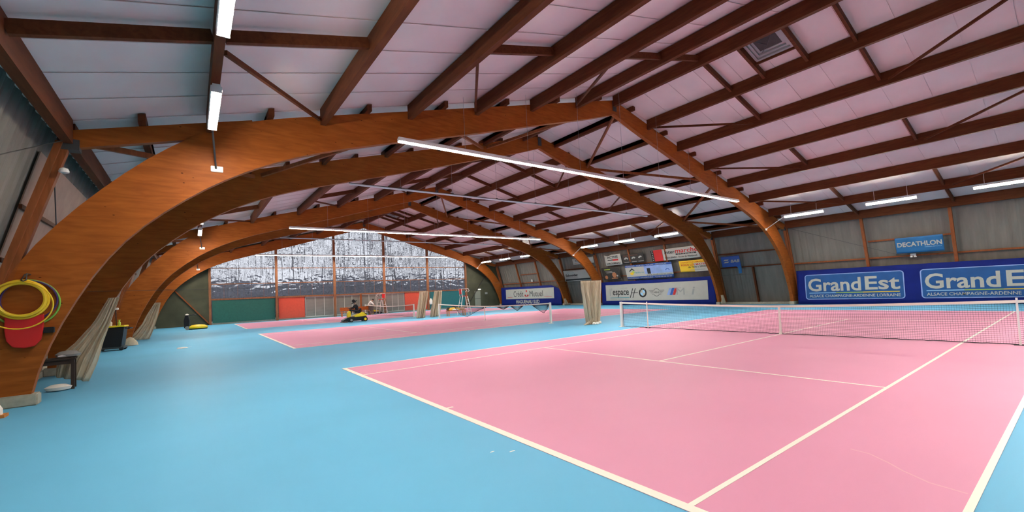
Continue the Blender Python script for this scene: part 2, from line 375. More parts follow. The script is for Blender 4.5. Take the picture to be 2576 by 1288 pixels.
# ------------------------------------------------------------------ purlins
WD = [0.0, 2.35, 4.75, 7.2, 9.6, 12.1, 14.6]
ND = [1.1, 3.55, 6.0, 8.45, 10.9, 13.35, 15.8]
SIDE = {-1: 'left', 1: 'right'}
def slope_beam(dx, s, y0, y1, wd, zt, zb):             # beam along y, top follows the roof pitch
    mb = MB(); q = SL*wd/2
    zt -= 0.012
    return mb.prism([(XC+s*dx-wd/2, zb), (XC+s*dx+wd/2, zb), (XC+s*dx+wd/2, zt-s*q), (XC+s*dx-wd/2, zt+s*q)] if dx else
                    [(XC-wd/2, zb), (XC+wd/2, zb), (XC+wd/2, zt-q), (XC, zt), (XC-wd/2, zt-q)], y0, y1)
wide = [(YB-PER+TH/2, YA-TH/2, 'the nearest court'), (YB+TH/2, YA+PER-TH/2, 'the middle court'), (YB+PER+TH/2, YA+2*PER-TH/2, 'the farthest court')]
narrow = [(YA, YB, 'the two nearest arches'), (YA+PER, YB+PER, 'the third and fourth arches')]
for y0, y1, wh in wide:
    tag(slope_beam(0, 1, y0, y1, 0.16, zpan(0)-0.0, ztop(0)-0.30).obj('ridge_beam', 'purlin'), 'brown timber ridge beam along the roof peak over '+wh, 'beam')
    for s in (-1, 1):
        for i, dx in enumerate(WD[1:]):
            tag(slope_beam(dx, s, y0, y1, 0.14, zpan(dx), ztop(dx)-0.26).obj('purlin', 'purlin'),
                'brown purlin over %s, %s from ridge, %s slope' % (wh, ORD[i], SIDE[s]), 'beam', 'roof purlins over the courts')
        tag(slope_beam(16.95, s, y0+0.005, y1-0.005, 0.16, zpan(16.95), ztop(16.95)-0.28).obj('eave_beam', 'purlin'),
            'heavy brown eave beam on top of the %s wall beside %s' % (SIDE[s], wh), 'beam')
for y0, y1, wh in narrow:
    for s in (-1, 1):
        for i, dx in enumerate(ND):
            mb = slope_beam(dx, s, y0+TH/2, y1-TH/2, 0.13, zpan(dx), ztop(dx)-0.14)
            m2 = slope_beam(dx, s, y0-0.32, y1+0.32, 0.13, zpan(dx), ztop(dx)+0.005); mb.add(m2.v, m2.f)
            tag(mb.obj('purlin', 'purlin'), 'short purlin between %s, %s from ridge, %s slope' % (wh, ORD[i], SIDE[s]), 'beam', 'short purlins between paired arches')
        tag(slope_beam(16.95, s, y0+TH/2, y1-TH/2, 0.16, zpan(16.95), ztop(16.95)-0.28).obj('eave_beam', 'purlin'),
            'short brown eave beam on top of the %s wall between %s' % (SIDE[s], wh), 'beam')
# struts and diagonals between the purlins
def roofpt(dx, s, y, off=-0.10): return (XC+s*dx, y, zpan(dx)+off)
STR = [(0, 2.35), (2.35, 4.75), (7.2, 9.6), (12.1, 14.6), (14.6, 16.95)]
SN = ['ridge and first purlin', 'first and second purlins', 'third and fourth purlins', 'fifth and sixth purlins', 'sixth purlin and eave']
for b, (y0, y1, wh) in enumerate(wide):
    ya, yb = y0+(y1-y0)*0.325, y0+(y1-y0)*0.665
    for s in (-1, 1):
        for q, (d0, d1) in enumerate(STR):
            for yy, nf in ((ya, 'nearer'), (yb, 'farther')):
                tag(MB().beam(roofpt(d0+0.08, s, yy, -0.19), roofpt(d1-0.08, s, yy, -0.19), 0.09, 0.20).obj('strut', 'purlin'),
                    '%s strut between %s, %s slope over %s' % (nf, SN[q], SIDE[s], wh), 'strut', 'short struts between roof purlins')
            if q in (1, 2, 3):
                for ye, ym, nf in ((y0+0.1, ya-0.25, 'near'), (y1-0.1, yb+0.25, 'far')):
                    tag(MB().beam(roofpt(d0+0.1, s, ye, -0.33), roofpt(d1-0.1, s, ym, -0.33), 0.07, 0.08).obj('diagonal_brace', 'purlin'),
                        'diagonal brace, %s slope, %s end over %s, %s' % (SIDE[s], nf, wh, SN[q]), 'brace', 'slim diagonal roof braces')
for y0, y1, wh in narrow:
    nd = [0.3, 3.6, 8.6, 13.1, 16.7]
    for s in (-1, 1):
        for i in range(4):
            ya, yb = (y0+0.2, y1-0.2) if i % 2 == 0 else (y1-0.2, y0+0.2)
            tag(MB().beam(roofpt(nd[i]+0.12, s, ya, -0.47), roofpt(nd[i+1]-0.12, s, yb, -0.47), 0.09, 0.12).obj('wind_brace', 'post'),
                'zigzag brace between %s, %s slope, %s from ridge' % (wh, SIDE[s], ORD[i]), 'brace', 'zigzag braces between paired arches')
# roof hatches
for b in (0, 2):
    y0, y1, wh = wide[b]; ym = (y0+y1)/2
    t = thing('roof_hatch', 'square timber framed roof light by the ridge over '+wh, 'roof light', (XC, ym, 0))
    for yy in (-0.72, 0.72): MB().beam((0.1, yy, zpan(0.1)-0.19), (2.26, yy, zpan(2.26)-0.19), 0.1, 0.22).obj('trimmer', 'purlin', t)
    MB().beam((1.5, -0.68, zpan(1.5)-0.14), (1.5, 0.68, zpan(1.5)-0.14), 0.08, 0.14).obj('trimmer', 'purlin', t)
    MB().beam((0.16, -0.68, zpan(0.16)-0.14), (0.16, 0.68, zpan(0.16)-0.14), 0.08, 0.14).obj('trimmer', 'purlin', t)
    fr = MB()
    for k, (e, zz) in enumerate(((0.0, 0.07), (0.09, 0.13), (0.18, 0.19))):
        for (xa, xb, yA_, yB_) in ((0.24+e, 0.32+e, -0.62+e, 0.62-e), (1.38-e, 1.46-e, -0.62+e, 0.62-e)):
            fr.add([(xa, yA_, zpan(xa)-0.16+zz), (xb, yA_, zpan(xb)-0.16+zz), (xb, yB_, zpan(xb)-0.16+zz), (xa, yB_, zpan(xa)-0.16+zz),
                    (xa, yA_, zpan(xa)-0.22+zz), (xb, yA_, zpan(xb)-0.22+zz), (xb, yB_, zpan(xb)-0.22+zz), (xa, yB_, zpan(xa)-0.22+zz)],
                   [(0, 1, 2, 3), (7, 6, 5, 4), (0, 4, 5, 1), (1, 5, 6, 2), (2, 6, 7, 3), (3, 7, 4, 0)])
        for yy in (-0.62+e, 0.54-e):
            fr.beam((0.26+e, yy+0.04, zpan(0.26+e)-0.19+zz), (1.44-e, yy+0.04, zpan(1.44-e)-0.19+zz), 0.08, 0.06)
    fr.obj('kerb_frame', 'inkgrey', t)
    MB().add([(0.4, -0.48, zpan(0.4)-0.012), (1.3, -0.48, zpan(1.3)-0.012), (1.3, 0.48, zpan(1.3)-0.012), (0.4, 0.48, zpan(0.4)-0.012)], [(0, 1, 2, 3)]).obj('dark_pane', 'darkprint', t)
    MB().tube([(0.5, -0.3, zpan(0.5)-0.1), (0.85, 0.0, zpan(0.85)-0.16), (1.2, 0.3, zpan(1.2)-0.08)], 0.012, 6).tube([(0.5, 0.3, zpan(0.5)-0.1), (0.85, 0.0, zpan(0.85)-0.16)], 0.012, 6).obj('opening_gear', 'darksteel', t)
# ------------------------------------------------------------------ wall posts, rails, cables
for s in (-1, 1):
    for (y0, y1, wh) in wide:
        for f, nf in ((1/3, 'nearer'), (2/3, 'farther')):
            y = y0+(y1-y0)*f+(0.1 if f < 0.5 else -0.1)
            tag(MB().beam((XC+s*17.0, y, 5.22), (XC+s*18.38, y, 0.17), 0.14, 0.18, (1, 0, 0)).obj('wall_post', 'post'),
                'leaning timber post in the %s wall beside %s, %s of two' % (SIDE[s], wh, nf), 'post', 'leaning wall posts')
        for z, nm in ((2.76, 'lower'), (3.77, 'upper')):
            ya, yb = (y0+0.05, y1-0.05) if z < 3 else (y0+(y1-y0)/3+0.2, y0+(y1-y0)*2/3-0.2)
            tag(MB().beam((XC+s*(wallx(z)-0.09), ya, z), (XC+s*(wallx(z)-0.09), yb, z), 0.05, 0.09).obj('wall_rail', 'post'),
                'thin timber rail across the %s wall beside %s, the %s one' % (SIDE[s], wh, nm), 'rail', 'thin wall rails')
    for (y0, y1, wh) in narrow:
        ym = (y0+y1)/2
        tag(MB().beam((XC+s*(wallx(2.75)-0.2), ym, 2.75), (XC+s*18.42, ym, 0.17), 0.12, 0.16, (1, 0, 0)).obj('wall_post', 'purlin'),
            'short timber post low in the %s wall between %s' % (SIDE[s], wh), 'post')
        for z, nm in ((2.80, 'lower'), (3.85, 'upper')):
            tag(MB().beam((XC+s*(wallx(z)-0.09), y0+0.12, z), (XC+s*(wallx(z)-0.09), y1-0.12, z), 0.05, 0.09).obj('wall_rail', 'purlin'),
                '%s thin rail across the %s wall between %s' % (nm, SIDE[s], wh), 'rail', 'thin wall rails between arches')
    tag(MB().tube([(XC+s*17.0, 11.6, 5.15), (XC+s*17.75, 5.3, 2.5)], 0.009, 5).obj('bracing_cable', 'darksteel'),
        'thin steel bracing cable slanting down the %s wall beside the nearest court' % SIDE[s], 'cable')
for b, wh in ((0, 'the two nearest arches'), (1, 'the third and fourth arches')):
    y0, y1 = YA+PER*b+0.2, YB+PER*b-0.2; rows = [[(XC-(wallx(z)-0.05), y0+(y1-y0)*k/4, z) for k in range(5)] for z in (0.2, 2.0, 3.6, 5.0)]
    o = MB().sheet(rows).obj('wall_board', 'pinkboard'); solid(o, 0.02, 0); tag(o, 'pinkish plywood lining on the left wall between '+wh, 'board')
# cable, left side
tag(MB().tube([(XC-17.2, 12.1, 4.5), (XC-17.9, 16.6, 2.4)], 0.012, 5).obj('bracing_cable', 'darksteel'),
    'thin cable on the left wall behind the nearest arch leg', 'cable')
# ------------------------------------------------------------------ lights
def light_row(y, lit, label, z=6.25, x0=1.8, x1=21.6):
    t = thing('strip_light', label, 'lamp', (x0, y, z), group='long rows of tube lights')
    L_ = x1-x0
    if lit:
        MB().box(0, L_, -0.055, 0.075, 0.035, 0.05).box(0, L_, -0.045, 0.045, 0.05, 0.085).box(0, L_, 0.06, 0.075, -0.06, 0.035).box(0, L_, -0.065, -0.055, -0.03, 0.05).box(-0.01, 0.0, -0.06, 0.07, -0.03, 0.05).box(L_, L_+0.01, -0.06, 0.07, -0.03, 0.05).obj('housing', 'housing', t)
    else: MB().box(0, L_, -0.03, 0.03, 0.035, 0.065).obj('housing', 'darksteel', t)
    MB().prism([(-0.05, 0.033), (-0.05, 0.0), (-0.03, -0.025), (0.03, -0.025), (0.05, 0.0), (0.05, 0.033)], 0.02, L_-0.02, 'x').obj('diffuser', 'tube' if lit else 'offtube', t)
    n = 7
    for k in range(n):
        x = 2.2+(L_-4.4)*k/(n-1); dx = abs(x0+x-XC)
        MB().tube([(x, 0, 0.07), (x, 0, zpan(dx)-z-0.01)], 0.005, 5).obj('hanging_rod', 'steel', t)
        MB().box(x-0.05, x+0.05, -0.03, 0.03, 0.074, 0.10).obj('clip', 'darksteel', t)
    return t
light_row(YA-0.62, True, 'long lit tube light row hung under the nearest arch')
light_row(YA-0.62+PER, True, 'long lit tube light row in front of the third arch')
light_row(YA-0.62+2*PER, True, 'long lit tube light row before the gable windows')
light_row(YB+0.55, False, 'long unlit tube light row behind the second arch', 6.45, 2.2, 21.9)
light_row(YB+0.55+PER, False, 'long unlit tube light row behind the fourth arch', 6.45, 2.2, 21.9)
light_row(-0.85, True, 'long lit tube light row above the camera, outside the view')
def side_lamp(x, y, label, z=5.56, lg=2.05):
    t = thing('tube_light', label, 'lamp', (x, y, z), group='short tube lights along the eaves')
    MB().box(-0.085, 0.085, 0, lg, 0.04, 0.055).box(-0.06, 0.06, 0, lg, 0.055, 0.095).box(-0.08, 0.08, -0.012, 0, -0.062, 0.055).box(-0.08, 0.08, lg, lg+0.012, -0.062, 0.055).box(*((-0.085, -0.072) if x < XC else (0.072, 0.085)), 0, lg, -0.058, 0.04).box(*((0.072, 0.085) if x < XC else (0.084, 0.085)), 0, lg, -0.005, 0.04).obj('housing', 'housing', t)
    MB().prism([(-0.065, 0.038), (-0.065, -0.02), (-0.04, -0.06), (0.04, -0.06), (0.065, -0.02), (0.065, 0.038)], 0.01, lg-0.01).obj('diffuser', 'tube', t)
    dx = abs(x-XC)
    for yy in (0.35, lg-0.35): MB().tube([(0, yy, 0.08), (0, yy, (zpan(dx)-z-0.02) if x > XC else (ztop(14.6)-0.27-z))], 0.008, 5).obj('hanging_rod', 'housing', t)
    return t
WORDS = ['nearest the arch', 'in the middle', 'farthest toward the camera']
for b, (y0, y1, wh) in enumerate(wide):
    for s, x in ((-1, -2.6), (1, 26.05)):
        for i in range(3):
            y = y1-1.14-2.05-i*4.05
            if y < y0: continue
            t = side_lamp(x, y, 'short lit tube light under the %s eave beside %s, %s' % (SIDE[s], wh, WORDS[i]))
            if i == 0:   # stay down to the arch
                t2 = MB().tube([(0.0, 2.05, 0.05), (0.10 if s < 0 else -0.02, y1-y-0.02, -0.60)], 0.02, 8).obj('stay_arm', 'darksteel' if s < 0 else 'housing', t)
                MB().box(-0.0 if s < 0 else -0.12, 0.24 if s < 0 else 0.12, y1-y-0.025, y1-y, -0.68, -0.54).obj('stay_plate', 'white', t, bevel=0.01)
# ------------------------------------------------------------------ gable end
GX = [-1.66, 3.62, 8.97, 14.25, 19.5, 24.7]
gw = MB()
def gz(x): return ZP-SL*abs(x-XC)
def wz(x):
    d = abs(x-XC)
    for (a, b), (c_, e) in zip(INN, INN[1:]):
        if a <= d <= c_: return b+(e-b)*(d-a)/(c_-a)+0.22
    return 0.3
gw.prism([(XC-WB, 0), (GX[0], 0), (GX[0], gz(GX[0])), (XC-EAVE, ZE)], YG, YG+0.15)
gw.prism([(GX[-1], 0), (XC+WB, 0), (XC+EAVE, ZE), (GX[-1], gz(GX[-1]))], YG, YG+0.15)
struct(gw.obj('wall_back', 'gablewall'))
struct(MB().box(GX[0], GX[-1], YG, YG+0.12, 0, 0.14).obj('baseboard_back', 'concrete'))
for i in range(5):                                     # glazed fields
    x0, x1 = GX[i], GX[i+1]
    xs = [x0+(x1-x0)*k/10 for k in range(11)]
    if x0 < XC < x1: xs = sorted(xs+[XC])
    top = [(x, wz(x)) for x in xs]
    poly = [(x0, 2.32), (x1, 2.32)]+top[::-1]
    struct(MB().prism(top+[(x, gz(x)) for x in reversed(xs)], YG, YG+0.15).obj('wall_gable', 'gablewall'))
    g_ = MB().add([(a_, YG+0.05, b_) for a_, b_ in poly], [tuple(range(len(poly)))]); wn = struct(g_.obj('window_%d' % (i+1), 'glazing'))
    fr = MB()
    for z in (3.66, 5.12, 6.6, 8.1):
        if z < min(wz(x0), wz(x1)) or z < 6:
            xa, xb = x0, x1
            lim = (ZP-z)/SL
            xa, xb = max(xa, XC-lim), min(xb, XC+lim)
            if z < 6: fr.box(xa, xb, YG-0.02, YG+0.04, z-0.035, z+0.035)
    for k in (1, 2, 3, 4):
        xx = x0+(x1-x0)*k/5; fr.box(xx-0.008, xx+0.008, YG+0.02, YG+0.04, 2.32, 3.66)
    struct(fr.obj('glazing_bar', 'mullion', wn))
for i, x in enumerate(GX):
    wd = 0.09 if i in (0, 5) else 0.10
    struct(MB().box(x-wd, x+wd, YG-0.25, YG+0.02, 0, gz(x)-0.02).obj('trim_%d' % (i+1), 'mullion'))
struct(MB().box(GX[0], GX[-1], YG-0.1, YG+0.05, 2.2, 2.34).obj('trim_7', 'mullion'))
def board(x0, x1, m, lb):
    tag(MB().box(x0+0.06, x1-0.06, YG-0.06, YG-0.01, 0.15, 2.19).obj('wall_board', m), lb, 'board')
board(GX[0]+0.1, GX[1]-0.1, 'greenpanel', 'dark green board low on the end wall, left of the red one')
board(GX[1]+0.1, 6.15, 'redpanel', 'red board low on the end wall, left of the glazed doors')
board(16.55, GX[4]-0.1, 'redpanel', 'red board on the end wall right of the glazed doors, behind the gathered curtain')
board(GX[4]+0.1, GX[5]-0.1, 'tealboard', 'teal green board on the end wall at the far right of the windows')
gate_x = [6.15, 8.85, 9.1, 11.55, 11.7, 14.12, 14.38, 16.55]
for i in range(4):
    x0, x1 = gate_x[2*i], gate_x[2*i+1]
    d = struct(MB().box(x0+0.05, x1-0.05, YG+0.0, YG+0.012, 0.2, 2.15).obj('door_%d' % (i+1), 'gatesheet'))
    fr = MB(); fr.box(x0, x1, YG-0.05, YG+0.0, 2.13, 2.19).box(x0, x1, YG-0.05, YG+0.0, 0.14, 0.22).box(x0, x0+0.04, YG-0.05, YG, 0.15, 2.19).box(x1-0.04, x1, YG-0.05, YG, 0.15, 2.19)
    for f in (0.34, 0.66): fr.box(x0+(x1-x0)*f-0.025, x0+(x1-x0)*f+0.025, YG-0.05, YG, 0.2, 2.15)
    struct(fr.obj('door_frame', 'framegrey', d))
    sl = MB(); z = 0.34
    while z < 2.1: sl.box(x0+0.05, x1-0.05, YG-0.012, YG+0.0, z, z+0.06); z += 0.12
    struct(sl.obj('door_slats', 'gateslat', d))
tag(MB().box(11.53, 11.72, YG-0.14, YG-0.05, 0, 2.25).obj('door_post', 'post'), 'orange timber post between the two pairs of glazed doors', 'post')
tag(MB().beam((GX[0]-0.1, YG-0.1, 0.15), (GX[0]-3.6, YG-0.1, 4.6), 0.1, 0.16, (0, 1, 0)).obj('wall_brace', 'post'), 'orange diagonal timber brace on the dark end wall, left', 'brace')
tag(MB().beam((GX[5]+0.1, YG-0.1, 0.15), (GX[5]+3.4, YG-0.1, 4.6), 0.06, 0.10, (0, 1, 0)).obj('wall_brace', 'darkprint'), 'dark diagonal brace on the dark end wall, right', 'brace')
dr = struct(MB().box(26.0, 26.85, YG-0.05, YG, 0.02, 2.02).obj('door_5', 'door'))
struct(MB().box(25.98, 26.87, YG-0.065, YG-0.05, 1.02, 1.07).obj('door_rail', 'darksteel', dr))
t = thing('wall_lamp', 'small white bulkhead lamp above the grey exit door', 'lamp', (26.7, YG-0.06, 2.24))
MB().box(-0.2, 0.2, -0.02, 0.05, -0.05, 0.06).obj('housing', 'white', t); MB().box(-0.16, 0.16, -0.06, -0.02, -0.04, 0.04).obj('diffuser', 'bulb', t)
tag(MB().box(27.55, 27.9, YG-0.12, YG-0.01, 1.6, 1.85).obj('switch_box', 'inkgrey', bevel=0.01), 'small grey box on the dark end wall right of the exit door', 'box')
# ------------------------------------------------------------------ outside
struct(MB().box(-60, 90, YG+0.4, 120, -0.25, -0.05).obj('ground', 'soil'))
rows = []
for i in range(9):
    rows.append([(-30+k*1.0, 60+random.uniform(-0.6, 0.6)+i*0.1, -0.1+i*0.54+(random.uniform(-0.3, 0.3) if i else 0)) for k in range(91)])
hb = solid(MB().sheet(rows).obj('hedge', 'scrub'), 1.2, 0); tag(hb, 'dark undergrowth behind the end wall glazing', 'hedge', kind='stuff')
def tree(x, y, h, seed, r0=0.22):
    rnd = random.Random(seed); mb = MB()
    def branch(p, d, ln, r, lev):
        q = V(p); pts = [q.copy()]; dd = V(d)
        n = 6 if lev == 0 else 4
        for k in range(n):
            dd = (dd+V((rnd.uniform(-.16, .16), rnd.uniform(-.1, .1), rnd.uniform(-.05, .12)))*(0.5 if lev == 0 else 1.5)).normalized(); q = q+dd*ln/n; pts.append(q.copy())
        mb.tube(pts, [r*(1-0.75*k/n) for k in range(n+1)], 5 if lev < 2 else 3, cap=False)
        if lev < 3:
            m = (9, 4, 2)[lev]
            for k in range(m):
                f = 0.22+0.75*k/m; i = min(int(f*n), n-1); bp = pts[i].lerp(pts[i+1], f*n-i)
                a = rnd.uniform(0, 6.28); nd = V((math.cos(a), math.sin(a)*0.6, rnd.uniform(0.0, 0.8))).normalized()
                branch(bp, nd, ln*rnd.uniform(0.24, 0.42)*(1.15-f*0.5) if lev == 0 else ln*rnd.uniform(0.4, 0.6), r*(0.35 if lev == 0 else 0.45), lev+1)
    branch((x, y, -0.1), (0, 0, 1), h, r0, 0)
    return mb.obj('bare_tree', 'bark')
ns = 0
for rowy, sp in ((54, 3.4), (64, 2.8)):
    x = -8+random.uniform(0, 2)
    while x < 42:
        tag(tree(x+random.uniform(-.8, .8), rowy+random.uniform(-2, 2), random.uniform(14, 19), ns, random.uniform(0.16, 0.34)),
            'bare winter tree blurred behind the wavy end wall glazing', 'tree', 'bare trees behind the glazing')
        x += sp*random.uniform(0.8, 1.3); ns += 1
# ------------------------------------------------------------------ nets
NX = 11.885
def tape_z(y, yb): return 0.914+(1.07-0.914)*abs((y-yb-5.485)/6.4)**1.5
def net_post(parent, y, h=1.09, w=0.09):
    p = MB().box(-w/2, w/2, -w/2, w/2, 0.0, h).box(-0.14, 0.14, -0.10, 0.10, 0, 0.025); o = p.obj('net_post', 'white', parent, bevel=0.004); o.location = (0, y, 0); return o
def net(yb, label, low=None, hole=None):
    """low(y) -> height of the bottom band"""
    t = thing('tennis_net', label, 'net', (NX, yb, 0), group=None)
    ya, yc = -0.914, 10.97+0.914
    net_post(t, ya); net_post(t, yc)
    low = low or (lambda y: 0.02)
    y_l, y_r = ya+0.10, yc-0.10
    g = MB(); N = int((y_r-y_l)/0.045)
    for k in range(1, N):
        y = y_l+(y_r-y_l)*k/N; zt = tape_z(y+yb, yb)-0.04; zb = low(y)
        if zt-zb > 0.02: g.box(-0.001, 0.001, y-0.0013, y+0.0013, zb, zt)
    S = 60; rowsn = 21
    for j in range(1, rowsn):
        for k in range(S):
            yA_, yB_ = y_l+(y_r-y_l)*k/S, y_l+(y_r-y_l)*(k+1)/S
            za = low(yA_)+(tape_z(yA_+yb, yb)-0.04-low(yA_))*j/rowsn; zb = low(yB_)+(tape_z(yB_+yb, yb)-0.04-low(yB_))*j/rowsn
            g.add([(-0.0015, yA_, za-0.0024), (0.0015, yA_, za-0.0024), (0.0015, yA_, za+0.0024), (-0.0015, yA_, za+0.0024), (-0.0015, yB_, zb-0.0024), (0.0015, yB_, zb-0.0024), (0.0015, yB_, zb+0.0024), (-0.0015, yB_, zb+0.0024)],
                  [(0, 4, 5, 1), (1, 5, 6, 2), (2, 6, 7, 3), (3, 7, 4, 0)])
    g.obj('net_mesh', 'netcord', t)
    tp = MB(); S = 48
    for k in range(S):
        yA_, yB_ = ya+0.04+(yc-ya-0.08)*k/S, ya+0.04+(yc-ya-0.08)*(k+1)/S
        tp.beam((0, yA_, tape_z(yA_+yb, yb)-0.03), (0, yB_, tape_z(yB_+yb, yb)-0.03), 0.02, 0.065)
    tp.obj('white_tape', 'cream', t)
    bt = MB(); pr_ = None; rnd = random.Random(3)
    ys = sorted([y_l+(y_r-y_l)*k/120 for k in range(121)])
    P = [(0.0+rnd.uniform(-.01, .01), y, low(y)+rnd.uniform(-.006, .006)) for y in ys]
    bt.tube(P, 0.011, 5); bt.tube([(0, y_l, low(y_l)), (0, y_l, tape_z(y_l+yb, yb)-0.05)], 0.01, 5).tube([(0, y_r, low(y_r)), (0, y_r-0.0, tape_z(y_r+yb, yb)-0.05)], 0.01, 5)
    bt.obj('bottom_cord', 'netcord', t)
    MB().box(-0.016, 0.016, 5.455, 5.515, 0.0, 0.90).box(-0.03, 0.03, 5.44, 5.53, 0, 0.06).obj('centre_strap', 'white', t)
    return t
net(0, 'tennis net of the nearest court, stretched taut, white centre strap')
for y, lb in ((10.97-0.46, 'slim white singles stick holding up the nearest net, by its far post'), (0.46, 'slim white singles stick holding up the nearest net, at the right edge of the photo')):
    t = thing('singles_stick', lb, 'stick', (NX-0.03, y, 0))
    MB().box(-0.012, 0.012, -0.018, 0.018, 0, 1.08).obj('shaft', 'white' if y > 5 else 'housing', t); MB().box(-0.05, 0.05, -0.1, 0.1, 0, 0.012).obj('foot_plate', 'black', t)
ZIG = [(0.0, 1.0), (0.1, 0.98), (0.18, 0.80), (0.55, 0.52), (1.15, 0.78), (1.6, 0.98), (2.2, 0.98), (2.9, 0.62), (3.6, 0.92), (4.3, 0.70), (5.0, 0.86), (5.485, 0.88), (6.1, 0.85), (7.2, 0.62), (8.6, 0.20), (9.6, 0.30), (10.4, 0.86), (11.5, 0.95), (12.9, 1.0)]
def zig(y):
    y += 0.914
    for (a, za), (b, zb) in zip(ZIG, ZIG[1:]):
        if a <= y <= b: return za+(zb-za)*(y-a)/(b-a)
    return 0.9
net(PER, 'tennis net of the middle court with its bottom hitched up in zigzags', zig)
def low3(y): return 0.04 if y < 9.0 else min(0.85, 0.04+(y-9.0)*0.35)
n3 = net(2*PER, 'tennis net of the farthest court, partly lifted by a person in white', low3)
rows = []
for i in range(7):
    z = 0.03+0.9*i/6
    rows.append([(0.05+0.06*math.sin(k*1.9+i), 9.4+k*0.14+0.03*math.sin(i*2+k), z) for k in range(14)])
solid(MB().sheet(rows).obj('bunched_netting', 'bunch', n3), 0.01)
# ------------------------------------------------------------------ divider curtains on a wire between the arches
def drape(name, left, right, m, parent, folds=7, amp=0.09, n=46, rows_n=18, th=0.012, seed=1):
    rnd = random.Random(seed); ph = [rnd.uniform(0, 6.28) for _ in range(4)]
    def samp(P, t):
        f = t*(len(P)-1); i = min(int(f), len(P)-2); return V(P[i]).lerp(V(P[i+1]), f-i)
    rows = []
    for j in range(rows_n+1):
        t = j/rows_n; a, b = samp(left, t), samp(right, t); r = []
        for k in range(n+1):
            u = k/n; p = a.lerp(b, u)
            o = math.sin(u*folds*6.28+ph[0]+0.8*math.sin(t*3+ph[1]))*amp*(0.35+0.65*t)+0.3*amp*math.sin(u*folds*2.7*6.28+ph[2]+t*2)
            p.y += o; p.x += 0.25*amp*math.sin(u*folds*6.28*1.3+t*4+ph[3]); r.append(p)
        rows.append(r)
    o = MB().sheet(rows).obj(name, m, parent, smooth=True); solid(o, th); return o
def bundle(x0t, x1t, x0b, x1b, y, ztp, zb=0.02, **k):
    L_ = [(x0t+(x0b-x0t)*f**1.2, y, ztp+(zb-ztp)*f) for f in (0, .25, .5, .75, 1)]
    R_ = [(x1t+(x1b-x1t)*f**1.2, y, ztp+(zb-ztp)*f) for f in (0, .25, .5, .75, 1)]
    return L_, R_
YC = 14.1
for b, wh in ((0, 'the two nearest arches'), (1, 'the third and fourth arches')):
    y = YC+PER*b
    mb = MB(); P = []
    for k in range(41):
        x = XC-17.0+34.0*k/40; P.append((x, y, 2.12+0.10*(abs(x-XC)/17)**2))
    tag(mb.tube(P, 0.004, 5).obj('curtain_wire', 'darksteel'), 'thin wire carrying the divider curtain between '+wh, 'wire')
t = thing('divider_curtain', 'beige divider netting gathered in the middle, right of the middle net post', 'curtain', (0, YC, 0))
L_, R_ = bundle(11.73, 12.38, 12.02, 12.45, 0, 2.10, 0.02)
drape('curtain_half', L_, R_, 'curtain', t, 6, 0.10, seed=2)
L_, R_ = bundle(12.45, 13.22, 12.42, 12.85, 0.05, 2.10, 0.04)
drape('curtain_half', L_, R_, 'curtain', t, 6, 0.10, seed=5)
L_, R_ = bundle(12.25, 12.4, 11.75, 12.3, -0.05, 0.28, 0.01)
drape('trailing_hem', L_, R_, 'curtain', t, 4, 0.06, seed=9)
mb = MB()
for x, yy in ((12.25, -0.22), (12.42, -0.26), (12.75, -0.12), (12.9, 0.02)): mb.lathe([(0.02, 0.0), (0.09, 0.02), (0.08, 0.09), (0.03, 0.12)], (x, yy, 0), 10)
mb.obj('hem_ties', 'cream', t)
t = thing('divider_curtain', 'beige divider netting drawn in two bunches beyond the middle court, between two net posts', 'curtain', (0, YC+PER, 0))
L_, R_ = bundle(11.3, 12.1, 11.0, 11.7, 0, 2.10, 0.02); drape('curtain_half', L_, R_, 'curtain', t, 4, 0.16, seed=12)
L_, R_ = bundle(12.65, 13.3, 12.25, 13.0, 0.05, 2.10, 0.03); drape('curtain_half', L_, R_, 'curtain', t, 4, 0.16, seed=15)
MB().tube([(12.3, 0, 2.1), (12.28, 0, 1.5)], 0.01, 5).obj('cord', 'darksteel', t)
MB().lathe([(0.03, 0), (0.12, 0.03), (0.13, 0.3), (0.06, 0.46), (0.02, 0.5)], (12.28, 0, 1.02), 10).obj('hanging_bag', 'whitecloth', t, smooth=True)
t = thing('divider_curtain', 'beige netting pulled back against the left leg of the nearest arches', 'curtain', (0, YC, 0))
drape('curtain_end', [(-4.62, 0, 2.05), (-4.88, 0, 1.45), (-5.2, 0, 1.0), (-5.5, 0, 0.70), (-5.55, 0, 0.25)], [(-4.42, 0, 2.05), (-4.58, 0, 1.45), (-4.72, 0, 1.0), (-4.84, 0, 0.5), (-5.0, 0, 0.06)], 'curtain', t, 4, 0.05, seed=21)
t = thing('divider_curtain', 'beige netting pulled back against the left leg of the third arch', 'curtain', (0, YC+PER, 0))
drape('curtain_end', [(-4.65, 0, 2.05), (-5.0, 0, 1.4), (-5.2, 0, 0.9), (-5.6, 0, 0.3), (-5.9, 0, 0.03)], [(-4.4, 0, 2.05), (-4.5, 0, 1.4), (-4.6, 0, 0.9), (-4.75, 0, 0.4), (-4.9, 0, 0.03)], 'curtain', t, 4, 0.06, seed=25)
for b, wh in ((0, 'second'), (1, 'fourth')):
    t = thing('divider_curtain', 'end of netting bundled low behind the right foot of the %s arch' % wh, 'curtain', (0, YB+PER*b-0.5, 0))
    drape('curtain_end', [(XC+17.0, 0, 0.75), (XC+17.05, 0, 0.5), (XC+17.0, 0, 0.1)], [(XC+17.25, 0, 0.75), (XC+17.4, 0, 0.5), (XC+17.6, 0, 0.1)], 'curtain', t, 3, 0.05, n=20, rows_n=8, seed=31+b)
